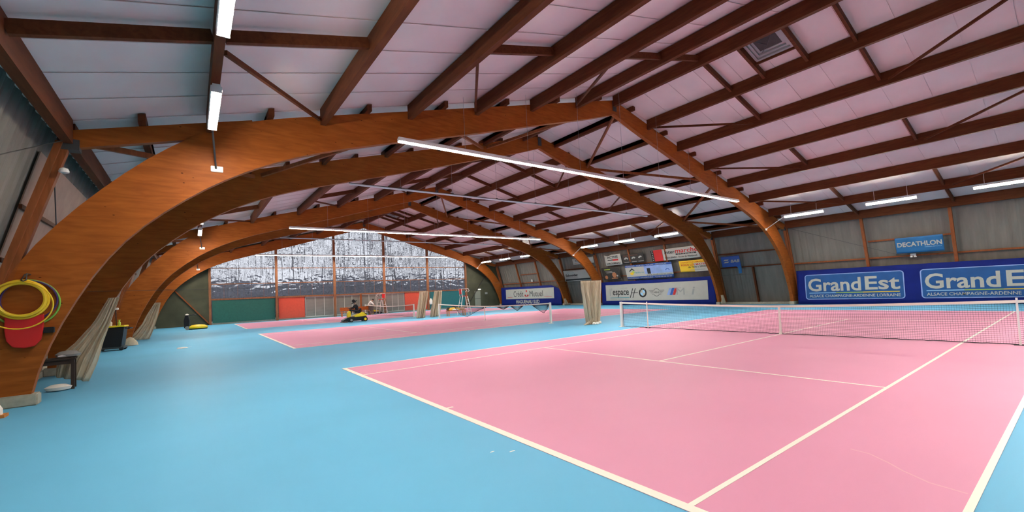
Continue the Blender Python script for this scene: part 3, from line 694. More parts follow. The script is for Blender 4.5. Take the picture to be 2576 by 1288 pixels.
# ------------------------------------------------------------------ banners on the right wall
def banner_frame(y_left, x, z_bot, tilt=0.0):
    """local axes: a toward smaller y (right in view), b up, c toward the court"""
    a = V((0, -1, 0)); bb = V((-math.sin(tilt), 0, math.cos(tilt))); c_ = a.cross(bb)
    mtx = Matrix((a, bb, c_)).transposed().to_4x4(); mtx.translation = V((x, y_left, z_bot)); return mtx
def cloth(w_, h_, m, parent, name='sheet', wave=0.02, nx=40, nz=8, seed=0, curl=None):
    rnd = random.Random(seed); p = [rnd.uniform(0, 6) for _ in range(3)]
    rows = []
    for j in range(nz+1):
        rows.append([(w_*k/nx, h_*j/nz+(curl(k/nx, j/nz) if curl else 0), -0.005-wave*(0.5+0.5*math.sin(k*0.55+p[0]+j*0.4))*(0.4+0.6*math.sin(j*0.5+p[1])**2)) for k in range(nx+1)])
    o = MB().sheet(rows).obj(name, m, parent, smooth=True); solid(o, 0.004, 0); return o
# big logo banner
W_ = 11.75
t = thing('sponsor_banner', 'long blue banner low on the right wall with two framed Grand Est panels', 'banner', mw=banner_frame(11.45, 29.42, 0.02))
cloth(W_, 2.23, 'bannerblue', t, wave=0.02, nx=80, seed=3)
for k, a in enumerate((0.48, 6.22)):
    p = flat(rrect(a, a+5.05, 0.30, 1.92, 0.17), 'lightblue', t, 'logo_border', 0.002, 0.010)
    flat(rrect(a+0.055, a+5.0, 0.345, 1.875, 0.13), 'logoblue', p, 'logo_field', 0.0105, 0.014)
    text('Grand', 'sheetwhite', p, a+0.18, a+3.02, 0.82, 1.66, 0.017, bold=0.02)
    text('Est', 'sheetwhite', p, a+3.22, a+4.85, 0.85, 1.66, 0.017, bold=0.02)
    for a0_, a1_, mm in ((0.22, 1.7, 'skyblue'), (1.7, 3.1, 'limeprint'), (3.1, 4.82, 'yellowprint')): flat(rect(a+a0_, a+a1_, 0.70, 0.745), mm, p, 'underline', 0.0145, 0.018)
    text('ALSACE CHAMPAGNE-ARDENNE LORRAINE', 'sheetwhite', p, a+0.22, a+4.85, 0.44, 0.61, 0.017, bold=0.012)
# l'espace banner
t = thing('sponsor_banner', 'blue banner with white panel of car dealer logos, behind the middle court', 'banner', mw=banner_frame(28.95, 29.42, 0.02))
cloth(11.75, 2.22, 'bannerblue', t, wave=0.02, nx=80, seed=8)
p = flat(rect(0.55, 11.15, 0.40, 1.92), 'sheetwhite', t, 'white_panel', 0.002, 0.010)
text("l'", 'inkgrey', p, 1.05, 1.35, 0.85, 1.60, 0.012, bold=0.0)
text('espace', 'inkblack', p, 1.42, 3.35, 0.72, 1.36, 0.012, bold=0.015)
text('GROUPE', 'inkgrey', p, 2.4, 3.2, 1.50, 1.62, 0.012)
flat(rect(1.08, 3.38, 0.66, 0.71), 'inkteal', p, 'underline', 0.0105, 0.013)
text('STRASBOURG - HAGUENAU - OBERNAI', 'inkgrey', p, 1.08, 3.38, 0.50, 0.58, 0.012)
for a in (3.50, 3.80): flat([(a-0.05, 0.66), (a+0.03, 0.66), (a+0.36, 1.52), (a+0.28, 1.52)], 'inkblack', p, 'monogram_stroke', 0.0105, 0.013)
flat(rect(3.60, 4.38, 1.08, 1.14), 'inkblack', p, 'monogram_bar', 0.0105, 0.013)
cx, cy = 4.92, 1.09
rd = flat(circ(cx, cy, 0.42), 'inkblack', p, 'roundel_ring', 0.0105, 0.013)
for q, mm in ((0, 'inkteal'), (90, 'sheetwhite'), (180, 'inkteal'), (270, 'sheetwhite')):
    flat([(cx, cy)]+[(cx+0.27*math.cos(math.radians(q+9*k)), cy+0.27*math.sin(math.radians(q+9*k))) for k in range(11)], 'skyblue' if mm == 'inkteal' else mm, rd, 'roundel_quadrant', 0.0135, 0.016)
for ch, ang in (('B', 125), ('M', 90), ('W', 55)):
    xx, yy = cx+0.345*math.cos(math.radians(ang)), cy+0.345*math.sin(math.radians(ang)); text(ch, 'sheetwhite', rd, xx-0.05, xx+0.05, yy-0.05, yy+0.05, 0.015)
cx = 6.38
wg = flat(arc_band(cx, cy, 0.31, 0.345, 25, 155), 'inkblack', p, 'winged_circle', 0.0105, 0.013)
flat(arc_band(cx, cy, 0.31, 0.345, 205, 335), 'inkblack', wg, 'winged_circle_arc', 0.0105, 0.013)
for s in (-1, 1):
    for k, (zz, ln) in enumerate(((0.17, 0.80), (0.06, 0.70), (-0.05, 0.60), (-0.16, 0.48))):
        a_, b_ = sorted((cx+s*0.33, cx+s*ln)); flat(rect(a_, b_, cy+zz-0.014, cy+zz+0.014), 'inkblack', wg, 'wing_line', 0.0105, 0.013)
text('MINI', 'inkblack', wg, cx-0.26, cx+0.26, cy-0.09, cy+0.07, 0.012)
for k, mm in enumerate(('lightblue', 'inkblue', 'inkred')):
    a = 7.42+k*0.27; flat([(a, 0.82), (a+0.25, 0.82), (a+0.50, 1.42), (a+0.25, 1.42)], mm, p, 'stripe', 0.0105, 0.013)
text('M', 'inkgrey', p, 8.35, 9.1, 0.82, 1.38, 0.012, bold=0.0)
text('BMW  i', 'inkgrey', p, 8.2, 9.0, 1.36, 1.44, 0.012)
text('i', 'inkgrey', p, 9.72, 10.05, 0.82, 1.45, 0.012, bold=0.02, shear=0.2)
# credit mutuel banner
t = thing('sponsor_banner', 'blue banner with rounded right corner and white bank panel, beside the farthest court', 'banner', mw=banner_frame(46.5, 29.42, 0.02))
def cmcurl(u, v): return -max(0, u-0.86)*4.0*max(0, v-0.0)**2
cloth(11.6, 2.28, 'bannerblue', t, wave=0.03, nx=80, seed=11, curl=cmcurl)
p = flat(rect(1.05, 10.4, 0.78, 2.0), 'sheetwhite', t, 'white_panel', 0.002, 0.010)
text('Crédit', 'inkblack', p, 2.75, 4.75, 1.04, 1.76, 0.012, bold=-0.004)
text('Mutuel', 'inkblack', p, 6.0, 8.45, 1.04, 1.72, 0.012, bold=-0.004)
for a, b in ((5.38, 1.72), (5.12, 1.18), (5.64, 1.18)): flat(circ(a, b, 0.13), 'inkred', p, 'logo_dot', 0.0105, 0.013)
flat(arc_band(5.38, 1.36, 0.22, 0.32, 200, 340), 'inkred', p, 'logo_arc', 0.0105, 0.013)
flat(rect(1.4, 2.45, 0.98, 1.02), 'inkred', p, 'red_rule', 0.0105, 0.013); flat(rect(8.7, 10.0, 0.98, 1.02), 'inkred', p, 'red_rule', 0.0105, 0.013)
text('HAGUENAU SUD', 'sheetwhite', t, 3.2, 7.8, 0.22, 0.66, 0.012, bold=0.03)
# upper banners: leaning with the wall
TL = math.atan(0.26)
def upper(label, yl, yr, zb, zt, m, seed=0, wave=0.02, curl=None):
    tt = thing('wall_banner', label, 'banner', mw=banner_frame(yl*0.992-0.01, XC+wallx(zb)-0.45, zb, TL), group='small banners high on the right wall')
    cloth(yl-yr, (zt-zb)/math.cos(TL), m, tt, wave=wave, nx=30, seed=seed, curl=curl); return tt, yl-yr, (zt-zb)/math.cos(TL)
t, a, h = upper('light blue banner with white DECATHLON lettering on the right wall', 6.24, 4.22, 2.9, 3.78, 'decblue', 1)
text('DECATHLON', 'sheetwhite', t, 0.08, a-0.06, h*0.40, h*0.70, 0.012, bold=0.03); text('HAGUENAU', 'skyblue', t, a*0.62, a-0.1, h*0.29, h*0.34, 0.012)
t, a, h = upper('white banner reading Schneider, left of the third arch leg', 34.6, 30.2, 2.58, 3.72, 'sheetwhite', 2)
text('Schneider', 'inkblack', t, 0.3, a*0.48, h*0.44, h*0.66, 0.012, bold=0.01); flat(arc_band(a*0.25, h*0.6, h*0.27, h*0.29, 30, 150, sx=1.8), 'inkgrey', t, 'arc_mark')
flat(rect(0.3, a*0.48, h*0.29, h*0.33), 'inkgrey', t, 'caption_bar'); flat(rect(0.12, a-0.1, h*0.06, h*0.2), 'inkblack', t, 'black_strip')
t, a, h = upper('faded white banner above the Schneider one, half hidden by the arch', 32.8, 29.8, 4.28, 4.88, 'sheetwhite', 4)
text('ES', 'darkprint', t, a*0.15, a*0.3, h*0.5, h*0.8, 0.012); flat(rect(a*0.08, a*0.9, h*0.15, h*0.25), 'pinkboard', t, 'faded_strip')
t, a, h = upper('white banner reading Active Haguenau, below the eave', 28.3, 26.3, 3.82, 4.84, 'sheetwhite', 5, curl=lambda u, v: -0.10*v*math.sin(3.14*min(1, u*2.2)) if u < 0.45 else 0)
text('ACTIVE', 'inkblack', t, a*0.17, a*0.83, h*0.66, h*0.86, 0.012, bold=0.01); flat(rect(a*0.17, a*0.5, h*0.47, h*0.54), 'inkblack', t, 'black_rule'); flat(rect(a*0.48, a*0.82, h*0.42, h*0.56), 'inkred', t, 'red_rule')
text('HAGUENAU', 'inkblack', t, a*0.1, a*0.92, h*0.1, h*0.27, 0.012, bold=0.01)
t, a, h = upper('black banner with three white pictograms right of the Active banner', 26.2, 23.75, 3.85, 4.70, 'darkprint', 6, curl=lambda u, v: 0.10*v*max(0, u-0.8)*5)
for k, (sx, sy) in enumerate(((0.2, 0.5), (0.55, 0.5), (0.86, 0.52))):
    q = flat(arc_band(a*sx, h*sy-0.1, 0.12, 0.26, 20+15*k, 160, sx=1.0), 'sheetwhite', t, 'pictogram'); flat(rect(a*sx-0.28, a*sx+0.28, h*0.12, h*0.18), 'inkgrey', t, 'caption_bar')
flat(rect(a*0.1, a*0.75, h*0.80, h*0.86), 'brownprint', t, 'red_line')
t, a, h = upper('white and red supermarket banner with film strip edge, high by the second arch', 22.9, 18.35, 3.80, 4.76, 'sheetwhite', 7)
flat(rect(0, 0.28, 0, h), 'inkblack', t, 'film_strip')
for k in range(6): flat(rect(0.09, 0.2, h*(0.08+k*0.155), h*(0.14+k*0.155)), 'sheetwhite', t, 'perforation', 0.01, 0.013)
flat(rect(0.28, 1.15, 0, h), 'inkred', t, 'red_block'); text('Inter', 'inkblack', t, 1.35, 2.35, h*0.55, h*0.85, 0.012, bold=0.01, shear=0.15); text('marché', 'inkred', t, 2.37, a-0.15, h*0.55, h*0.92, 0.012, bold=0.01, shear=0.15)
flat(rect(2.4, a-0.3, h*0.40, h*0.50), 'inkblack', t, 'black_bar'); text('HYPER', 'sheetwhite', t, 2.6, a-0.45, h*0.42, h*0.48, 0.015)
text('HAGUENAU - Route de Weitbruch', 'inkblack', t, 1.35, a-0.25, h*0.14, h*0.29, 0.012)
t, a, h = upper('dark brown banner with copper still pictures beside the third arch leg', 29.0, 26.85, 2.45, 3.66, 'darkprint', 8)
flat(rect(a*0.15, a*0.5, h*0.80, h*0.87), 'limeprint', t, 'caption_bar'); flat(rect(a*0.2, a*0.6, h*0.66, h*0.69), 'sheetwhite', t, 'caption_bar'); flat(rect(a*0.25, a*0.75, h*0.56, h*0.59), 'sheetwhite', t, 'caption_bar')
flat(circ(a*0.68, h*0.38, 0.26), 'copper', t, 'copper_bulb'); flat(circ(a*0.2, h*0.22, 0.18), 'copper', t, 'copper_bulb'); flat(circ(a*0.85, h*0.30, 0.09), 'sheetwhite', t, 'white_dot', 0.01, 0.014); flat(rect(a*0.5, a*0.85, h*0.08, h*0.15), 'copper', t, 'copper_base')
t, a, h = upper('blue and white window maker banner with house logo, above the dealer panel', 26.05, 21.1, 2.34, 3.66, 'inkblue', 9)
flat(rect(0.0, a, h*0.20, h*0.86), 'sheetwhite', t, 'white_field', 0.002, 0.009); flat(rect(a*0.42, a, h*0.34, h*0.86), 'lightblue', t, 'photo_field', 0.0095, 0.012)
flat([(a*0.07, h*0.58), (a*0.15, h*0.80), (a*0.21, h*0.62), (a*0.18, h*0.62), (a*0.15, h*0.70), (a*0.10, h*0.58)], 'inkblack', t, 'roof_mark', 0.0095, 0.012); flat(circ(a*0.13, h*0.42, 0.13, sx=1.6), 'yellowprint', t, 'yellow_mark', 0.0095, 0.012); flat(circ(a*0.17, h*0.52, 0.13), 'limeprint', t, 'green_mark', 0.0095, 0.0115)
text('Fenêtres', 'inkteal', t, a*0.2, a*0.40, h*0.42, h*0.54, 0.012); text('FENETRES - PORTES - VOLETS - PERGOLAS', 'sheetwhite', t, 0.1, a*0.9, h*0.89, h*0.97, 0.012)
text('www.vosfenetres.com', 'inkblack', t, a*0.45, a*0.97, h*0.22, h*0.31, 0.012); text('HAGUENAU - STRASBOURG - Tel 03 88 00 00 00', 'sheetwhite', t, 0.1, a*0.96, h*0.06, h*0.14, 0.012)
flat(rect(a*0.48, a*0.55, h*0.34, h*0.72), 'inkblack', t, 'door_picture', 0.0125, 0.015); flat(arc_band(a*0.9, h*0.45, 0.16, 0.22, 20, 160), 'inkblue', t, 'arch_mark', 0.0125, 0.015)
t, a, h = upper('yellow and white opening hours banner next to the second arch leg', 20.36, 17.75, 2.70, 3.62, 'yellowprint', 10)
flat(rect(a*0.5, a, 0.0, h*0.75), 'sheetwhite', t, 'white_field', 0.002, 0.009)
text('OUVERT LE DIMANCHE', 'orangeprint', t, 0.15, a-0.1, h*0.78, h*0.92, 0.013, bold=0.01); text('TOUS LES MATINS', 'inkred', t, 0.12, a-0.1, h*0.55, h*0.70, 0.013, bold=0.01); text('de 7h00 à 20h00', 'inkblack', t, a*0.3, a*0.9, h*0.34, h*0.50, 0.013); flat(rect(a*0.35, a*0.85, h*0.13, h*0.18), 'inkgrey', t, 'caption_bar', 0.01, 0.013)
t, a, h = upper('blue flag with white double bar logo, drooping right corner, between the two nearest arch legs', 16.72, 15.3, 2.85, 3.66, 'inkblue', 12, curl=lambda u, v: -1.4*max(0, u-0.75)*(1-v))
for b_ in (0.38, 0.58): flat([(a*0.12, h*b_), (a*0.36, h*b_), (a*0.42, h*(b_+0.13)), (a*0.20, h*(b_+0.13))], 'sheetwhite', t, 'logo_bar')
text('BAB', 'sheetwhite', t, a*0.5, a*0.98, h*0.40, h*0.66, 0.012, bold=0.03, shear=0.25)
flat([(a*0.82, -0.55), (a*0.98, -0.52), (a*1.02, 0.0), (a*0.84, 0.0)], 'decblue', t, 'dangling_corner', -0.01, 0.004)
t = thing('wall_spotlight', 'small white twin spotlight under the light blue wall banner', 'spotlight', (XC+wallx(2.75)-0.16, 5.52, 2.66))
MB().box(-0.06, 0.04, -0.12, 0.12, 0.08, 0.2).obj('mount', 'white', t); MB().lathe([(0.03, 0), (0.07, 0.03), (0.05, 0.1)], (-0.03, -0.08, -0.02), 10).obj('lamp_head', 'white', t); MB().lathe([(0.03, 0), (0.07, 0.03), (0.05, 0.1)], (-0.03, 0.08, -0.02), 10).obj('lamp_head', 'white', t)
t = thing('wall_sensor', 'small white detector on the rail above the bank banner', 'sensor', (XC+wallx(2.9)-0.15, 40.4, 2.82)); MB().box(-0.06, 0.05, -0.09, 0.09, 0, 0.26).obj('body', 'white', t, bevel=0.01); MB().lathe([(0.05, 0), (0.06, 0.03), (0.02, 0.05)], (-0.05, 0, 0.26), 10).obj('cap', 'white', t)
# round detector on the left wall post
t = thing('alarm_sounder', 'white round detector on the left wall post of the nearest arch', 'detector', (-4.98, YA-0.24, 4.55))
MB().lathe([(0.075, 0), (0.08, 0.03), (0.06, 0.08), (0.02, 0.10)], (0, 0, -0.04), 16).obj('body', 'white', t, smooth=True); MB().box(-0.03, 0.03, 0.0, 0.09, -0.03, 0.03).obj('bracket', 'darksteel', t)
# ------------------------------------------------------------------ things hung on the nearest arch leg, left
HY = YA-TH/2-0.03
def hoop(x, z, r, thk, m, lb, y, n=48):
    tag(MB().ring((x, y, z), r, thk, 'y', n).obj('hoop', m), lb, 'hoop', 'plastic hoops hung on the nearest arch')
hoop(-5.50, 1.95, 0.44, 0.016, 'green', 'green plastic hoop, hindmost of those on the nearest arch', HY)
hoop(-5.46, 2.0, 0.37, 0.016, 'purple', 'dark purple plastic hoop behind the yellow ones', HY-0.035)
hoop(-5.54, 2.02, 0.31, 0.03, 'hoopyellow', 'thick yellow plastic hoop above the red bag', HY-0.145)
hoop(-5.55, 2.02, 0.355, 0.024, 'hoopyellow', 'yellow plastic hoop just outside the thick one', HY-0.10)
hoop(-5.56, 1.91, 0.44, 0.012, 'hoopyellow', 'thin yellow plastic hoop, lowest, passing over the red bag', HY-0.19)
tag(MB().tube([(-5.46, HY+0.03, 2.50), (-5.46, HY-0.2, 2.50), (-5.46, HY-0.23, 2.38), (-5.50, HY-0.23, 2.36), (-5.53, HY-0.2, 2.38), (-5.53, HY+0.03, 2.5)], 0.012, 6).obj('wall_hook', 'darksteel'), 'dark wire hook holding the hoops on the nearest arch', 'hook')
t = thing('red_bag', 'red rounded plastic pouch under the yellow hoops', 'bag', (-5.52, HY-0.06, 1.1))
prof = [(-0.24, 0.62), (-0.245, 0.35), (-0.22, 0.15), (-0.14, 0.03), (0, 0), (0.14, 0.03), (0.22, 0.15), (0.25, 0.35), (0.26, 0.62)]
MB().prism(prof, -0.035, 0.035).obj('pouch', 'red', t, smooth=True, bevel=0.012)
MB().tube([(-0.24, 0, 0.60), (0, -0.03, 0.57), (0.26, 0, 0.60)], 0.02, 8).obj('rim', 'red', t)
tag(MB().box(-5.28, -5.13, HY-0.07, HY+0.025, 1.36, 1.47).obj('clamp', 'black', bevel=0.01), 'small black clamp beside the red pouch', 'clamp')
# white padded post at the left edge
t = thing('spare_net_post', 'white net post stored at the left edge of the photo, beige base', 'post', (-5.72, 10.8, 0))
MB().box(-0.07, 0.07, -0.07, 0.07, 0.06, 1.08).obj('shaft', 'white', t, bevel=0.01); MB().lathe([(0.13, 0.05), (0.13, 0.14), (0.09, 0.22)], (0, 0, 0), 14).obj('foot', 'cream', t); MB().box(-0.17, 0.17, -0.12, 0.12, 0, 0.05).obj('base_board', 'orange_wood', t)
# table with clutter
t = thing('side_table', 'small dark brown table at the foot of the nearest arch', 'table', (-5.55, 13.7, 0), math.radians(4))
MB().box(-0.42, 0.42, -0.22, 0.22, 0.66, 0.71).obj('tabletop', 'brown', t, bevel=0.01)
MB().box(-0.38, 0.38, -0.19, 0.19, 0.57, 0.66).obj('apron', 'brown', t)
for x in (-0.37, 0.37):
    for y in (-0.18, 0.18): MB().box(x-0.03, x+0.03, y-0.03, y+0.03, 0, 0.66).obj('leg', 'brown', t)
tag(MB().lathe([(0.03, 0), (0.036, 0.02), (0.036, 0.16), (0.014, 0.2), (0.014, 0.23)], (0, 0, 0), 12).obj('water_bottle', 'steel', smooth=True), 'clear bottle lying on the dark side table', 'bottle')
o = bpy.data.objects[-1] if False else [q for q in C.objects if q.name == 'water_bottle'][0]; o.location = (-5.42, 13.6, 0.747); o.rotation_euler = (0, math.pi/2, 0.4)
rb = MB().lathe([(0.05, 0), (0.16, 0.02), (0.18, 0.07), (0.12, 0.13), (0.03, 0.15)], (0, 0, 0), 14, 1.2, 0.8).obj('crumpled_cloth', 'greycloth', smooth=True); rb.location = (-5.27, 13.75, 0.712); tag(rb, 'crumpled grey cloth on the right end of the dark side table', 'cloth')
rb = MB().lathe([(0.06, 0), (0.15, 0.03), (0.17, 0.09), (0.10, 0.14), (0.06, 0.15)], (0, 0, 0), 14, 1.3, 0.8).obj('carrier_bag', 'whitecloth', smooth=True); rb.location = (-5.38, 13.45, 0); tag(rb, 'small white bag on the floor under the dark side table', 'bag')
# cleaning cart
t = thing('cleaning_cart', 'black wheeled bin with yellow rim and tools, behind the left curtain', 'cart', (-5.75, 25.2, 0), math.radians(-6))
MB().prism([(-0.40, 0.16), (0.36, 0.16), (0.46, 1.0), (-0.46, 1.0)], -0.34, 0.34).obj('bin_body', 'black', t, bevel=0.02)
MB().box(-0.50, 0.48, -0.38, 0.38, 1.0, 1.06).obj('rim', 'yellow', t, bevel=0.01)
MB().box(-0.44, 0.44, -0.34, 0.34, 0.08, 0.16).obj('chassis', 'darksteel', t)
for x in (-0.36, 0.36):
    for y in (-0.28, 0.28): q = MB().lathe([(0.02, -0.025), (0.08, -0.025), (0.08, 0.025), (0.02, 0.025)], (0, 0, 0), 14).obj('wheel', 'black', t); q.location = (x, y, 0.08); q.rotation_euler = (math.pi/2, 0, 0)
MB().tube([(0.48, -0.3, 0.95), (0.62, -0.3, 0.92), (0.62, 0.3, 0.92), (0.48, 0.3, 0.95)], 0.025, 8).obj('handle', 'black', t)
MB().tube([(0.15, 0, 1.0), (0.12, 0.02, 1.75)], 0.018, 8).obj('tool_handle', 'brown', t); MB().box(-0.06, 0.22, -0.05, 0.07, 1.74, 1.84).obj('broom_head', 'cream', t, bevel=0.02)
MB().lathe([(0.05, 0), (0.055, 0.16), (0.02, 0.2), (0.02, 0.24)], (-0.02, -0.1, 1.05), 10).obj('spray_bottle', 'cream', t); MB().lathe([(0.05, 0), (0.055, 0.14), (0.02, 0.2), (0.05, 0.26)], (0.26, -0.1, 1.05), 10).obj('spray_bottle', 'limeprint', t)
q = MB().lathe([(0.05, 0), (0.25, 0.03), (0.22, 0.18), (0.10, 0.36), (0.02, 0.42)], (0, 0, 0), 16, 1.2, 0.7).obj('netting_heap', 'curtain', smooth=True); q.location = (-5.35, 27.4, 0); tag(q, 'small heap of yellowish netting on the floor right of the black bin', 'netting')
# litter
for nm, loc, s_, rz, lb in (('paper_scrap', (-3.32, 22.7, 0.0), 0.16, 0.4, 'crumpled white paper scrap on the blue floor in front of the left arches'),):
    q = MB().lathe([(0.3, 0), (1.0, 0.05), (0.8, 0.28), (0.3, 0.36)], (0, 0, 0), 9, 1.3, 0.8).add([(1.0, 0, 0.1), (2.4, 0.4, 0.25), (2.3, 0.7, 0.2), (0.9, 0.5, 0.1)], [(0, 1, 2, 3)]).obj(nm, 'white'); q.location = loc; q.scale = (s_,)*3; q.rotation_euler = (0, 0, rz); tag(q, lb, 'paper')
for x, y, r_, lb in ((-0.4, 3.47, 0.02, 'tiny white speck on the foreground blue floor, left one'), (-0.23, 3.33, 0.025, 'tiny white speck on the foreground blue floor, right one')):
    tag(MB().lathe([(r_*0.5, 0), (r_, 0.001), (r_*0.6, 0.004)], (x, y, 0), 8, 1.6, 0.5).obj('floor_speck', 'white'), lb, 'speck')
# ------------------------------------------------------------------ floor scrubber near the end wall
t = thing('floor_scrubber', 'walk-behind floor scrubber, black tank and yellow disc hood, by the left end wall', 'scrubber', (-3.15, 41.0, 0), math.radians(-8))
MB().lathe([(0.52, 0.05), (0.62, 0.10), (0.60, 0.20), (0.40, 0.32), (0.12, 0.36)], (0.55, 0, 0), 24, 1.0, 0.8).obj('hood', 'yellow', t, smooth=True); MB().lathe([(0.52, 0.0), (0.58, 0.02), (0.58, 0.10)], (0.55, 0, 0), 24, 1.0, 0.8).obj('brush_deck', 'black', t)
MB().prism([(-0.28, 0.12), (0.02, 0.12), (0.04, 0.7), (-0.05, 1.08), (-0.22, 1.08), (-0.30, 0.7)], -0.2, 0.2).obj('tank', 'black', t, bevel=0.03)
MB().tube([(-0.12, -0.16, 1.05), (0.3, -0.16, 1.12), (0.42, -0.16, 1.1)], 0.03, 8).tube([(-0.12, 0.16, 1.05), (0.3, 0.16, 1.12), (0.42, 0.16, 1.1)], 0.03, 8).obj('handle', 'black', t)
MB().lathe([(0.11, 0), (0.12, 0.05), (0.05, 0.12)], (-0.12, 0, 1.08), 12).obj('cap', 'cream', t)
for y in (-0.24, 0.24): q = MB().lathe([(0.03, -0.03), (0.14, -0.03), (0.14, 0.03), (0.03, 0.03)], (0, 0, 0), 18).obj('wheel', 'inkgrey', t); q.location = (-0.08, y, 0.14); q.rotation_euler = (math.pi/2, 0, 0)
# small yellow machine by the end wall
t = thing('vacuum_sweeper', 'small yellow and black sweeper parked on the floor below the left umpire chair', 'sweeper', (12.95, 47.12, 0), math.radians(3))
MB().prism([(-0.45, 0.06), (0.75, 0.06), (0.75, 0.2), (0.4, 0.26), (-0.45, 0.26)], -0.25, 0.25).obj('base', 'black', t, bevel=0.02); MB().prism([(-0.32, 0.26), (0.45, 0.26), (0.4, 0.36), (-0.1, 0.45), (-0.3, 0.40)], -0.2, 0.2).obj('cover', 'yellow', t, bevel=0.03)
for x in (-0.3, 0.55): q = MB().lathe([(0.02, -0.3), (0.11, -0.3), (0.11, 0.3), (0.02, 0.3)], (0, 0, 0), 14).obj('wheel', 'yellow' if x < 0 else 'black', t); q.location = (x, 0, 0.11); q.rotation_euler = (math.pi/2, 0, 0)
# ------------------------------------------------------------------ benches and umpire chairs
def bench(label, loc, rz, ln=1.9, back=True):
    t = thing('wooden_bench', label, 'bench', loc, rz, group='orange wooden benches')
    MB().box(-ln/2, ln/2, -0.20, 0.20, 0.42, 0.46).obj('seat', 'orange_wood', t, bevel=0.008)
    if back: MB().box(-ln/2, ln/2, 0.20, 0.24, 0.55, 0.92).obj('backrest', 'orange_wood', t, bevel=0.008)
    for x in (-ln/2+0.12, ln/2-0.12):
        MB().box(x-0.03, x+0.03, -0.18, -0.13, 0, 0.42).obj('leg', 'orange_wood', t); MB().box(x-0.03, x+0.03, 0.16, 0.21, 0, 0.9 if back else 0.42).obj('leg', 'orange_wood', t)
    return t
bench('orange wooden bench behind the yellow ride-on sweeper, left one', (9.85, 45.6, 0), 0.0, 1.7)
bench('orange wooden bench behind the yellow ride-on sweeper, right one', (11.45, 45.7, 0), 0.0, 1.3)
bench('orange wooden bench with clothes on it, behind the middle net', (14.15, 30.9, 0), 0.0, 1.7, False)
for x, y, sx, sz, m, lb in ((13.95, 30.85, 0.55, 0.24, 'yellowcloth', 'heaped ochre yellow jacket on the bench behind the middle net'), (13.98, 30.79, 0.34, 0.13, 'whitecloth', 'white towel in front of the yellow jacket on the bench'), (14.72, 30.9, 0.24, 0.22, 'pinkboard', 'pinkish bag at the right end of the bench behind the net'), (13.50, 30.95, 0.20, 0.26, 'brown', 'brown bag at the left end of the bench behind the net')):
    q = MB().lathe([(0.5, 0), (0.95, 0.1), (1.0, 0.4), (0.7, 0.85), (0.2, 1.0)], (0, 0, 0), 14, 1.0, 0.5).obj('bag' if 'bag' in lb else ('towel' if 'towel' in lb else 'jacket'), m, smooth=True)
    q.scale = (sx, 0.3, sz); q.location = (x, y, 0.462); tag(q, lb, 'clothing' if 'bag' not in lb else 'bag')
def umpire(label, loc, rz, m='white'):
    t = thing('umpire_chair', label, 'chair', loc, rz, group='tall umpire chairs')
    for s in (-1, 1):
        MB().tube([(0.52, s*0.34, 0), (0.22, s*0.26, 1.55)], 0.025, 6).obj('leg', m, t); MB().tube([(-0.52, s*0.34, 0), (-0.22, s*0.26, 1.55)], 0.025, 6).obj('leg', m, t)
        MB().tube([(-0.25, s*0.28, 1.55), (-0.32, s*0.28, 2.18), (0.30, s*0.28, 2.18), (0.38, s*0.28, 2.0), (0.25, s*0.28, 1.9)], 0.022, 6).obj('armrest', m, t)
    st = MB()
    for f in (0.2, 0.4, 0.6, 0.8): st.beam((0.52-0.3*f, -0.34+0.08*f, 1.55*f), (0.52-0.3*f, 0.34-0.08*f, 1.55*f), 0.07, 0.025)
    st.obj('ladder_rungs', m, t)
    MB().tube([(-0.45, -0.32, 0.4), (-0.45, 0.32, 0.4)], 0.018, 6).tube([(-0.33, -0.29, 1.0), (-0.33, 0.29, 1.0)], 0.018, 6).obj('stretcher', m, t)
    MB().box(-0.24, 0.22, -0.26, 0.26, 1.55, 1.60).obj('seat', 'red', t, bevel=0.01); MB().box(-0.30, -0.25, -0.26, 0.26, 1.72, 2.16).obj('backrest', 'red', t, bevel=0.01)
    return t
umpire('tall white umpire chair with red seat at the end wall, behind the net', (13.35, 46.0, 0), math.radians(195))
umpire('tall white umpire chair with red seat right of the curtain bunches, behind the middle net', (15.15, 31.3, 0), math.radians(-8))
# ------------------------------------------------------------------ people
def skinned(name, V_, E_, R_, m, parent, sub=2, root=0):
    me = bpy.data.meshes.new(name); me.from_pydata(V_, E_, []); o = bpy.data.objects.new(name, me); C.objects.link(o)
    sk = o.modifiers.new('skin', 'SKIN'); sk.use_smooth_shade = True; s2 = o.modifiers.new('sub', 'SUBSURF'); s2.levels = sub; s2.render_levels = sub
    lay = me.skin_vertices[0].data if me.skin_vertices else None
    if lay is None:
        bm = bmesh.new(); bm.from_mesh(me); bm.verts.layers.skin.verify(); bm.to_mesh(me); bm.free(); lay = me.skin_vertices[0].data
    for i, r in enumerate(R_):
        lay[i].radius = (r, r) if not isinstance(r, tuple) else r; lay[i].use_root = (i == root)
    bpy.context.view_layer.update()
    me2 = bpy.data.meshes.new_from_object(o.evaluated_get(bpy.context.evaluated_depsgraph_get()))
    bpy.data.objects.remove(o); me2.name = name; me2.materials.clear(); me2.materials.append(M[m])
    for pl in me2.polygons: pl.use_smooth = True
    q = bpy.data.objects.new(name, me2); C.objects.link(q); q.parent = parent; return q
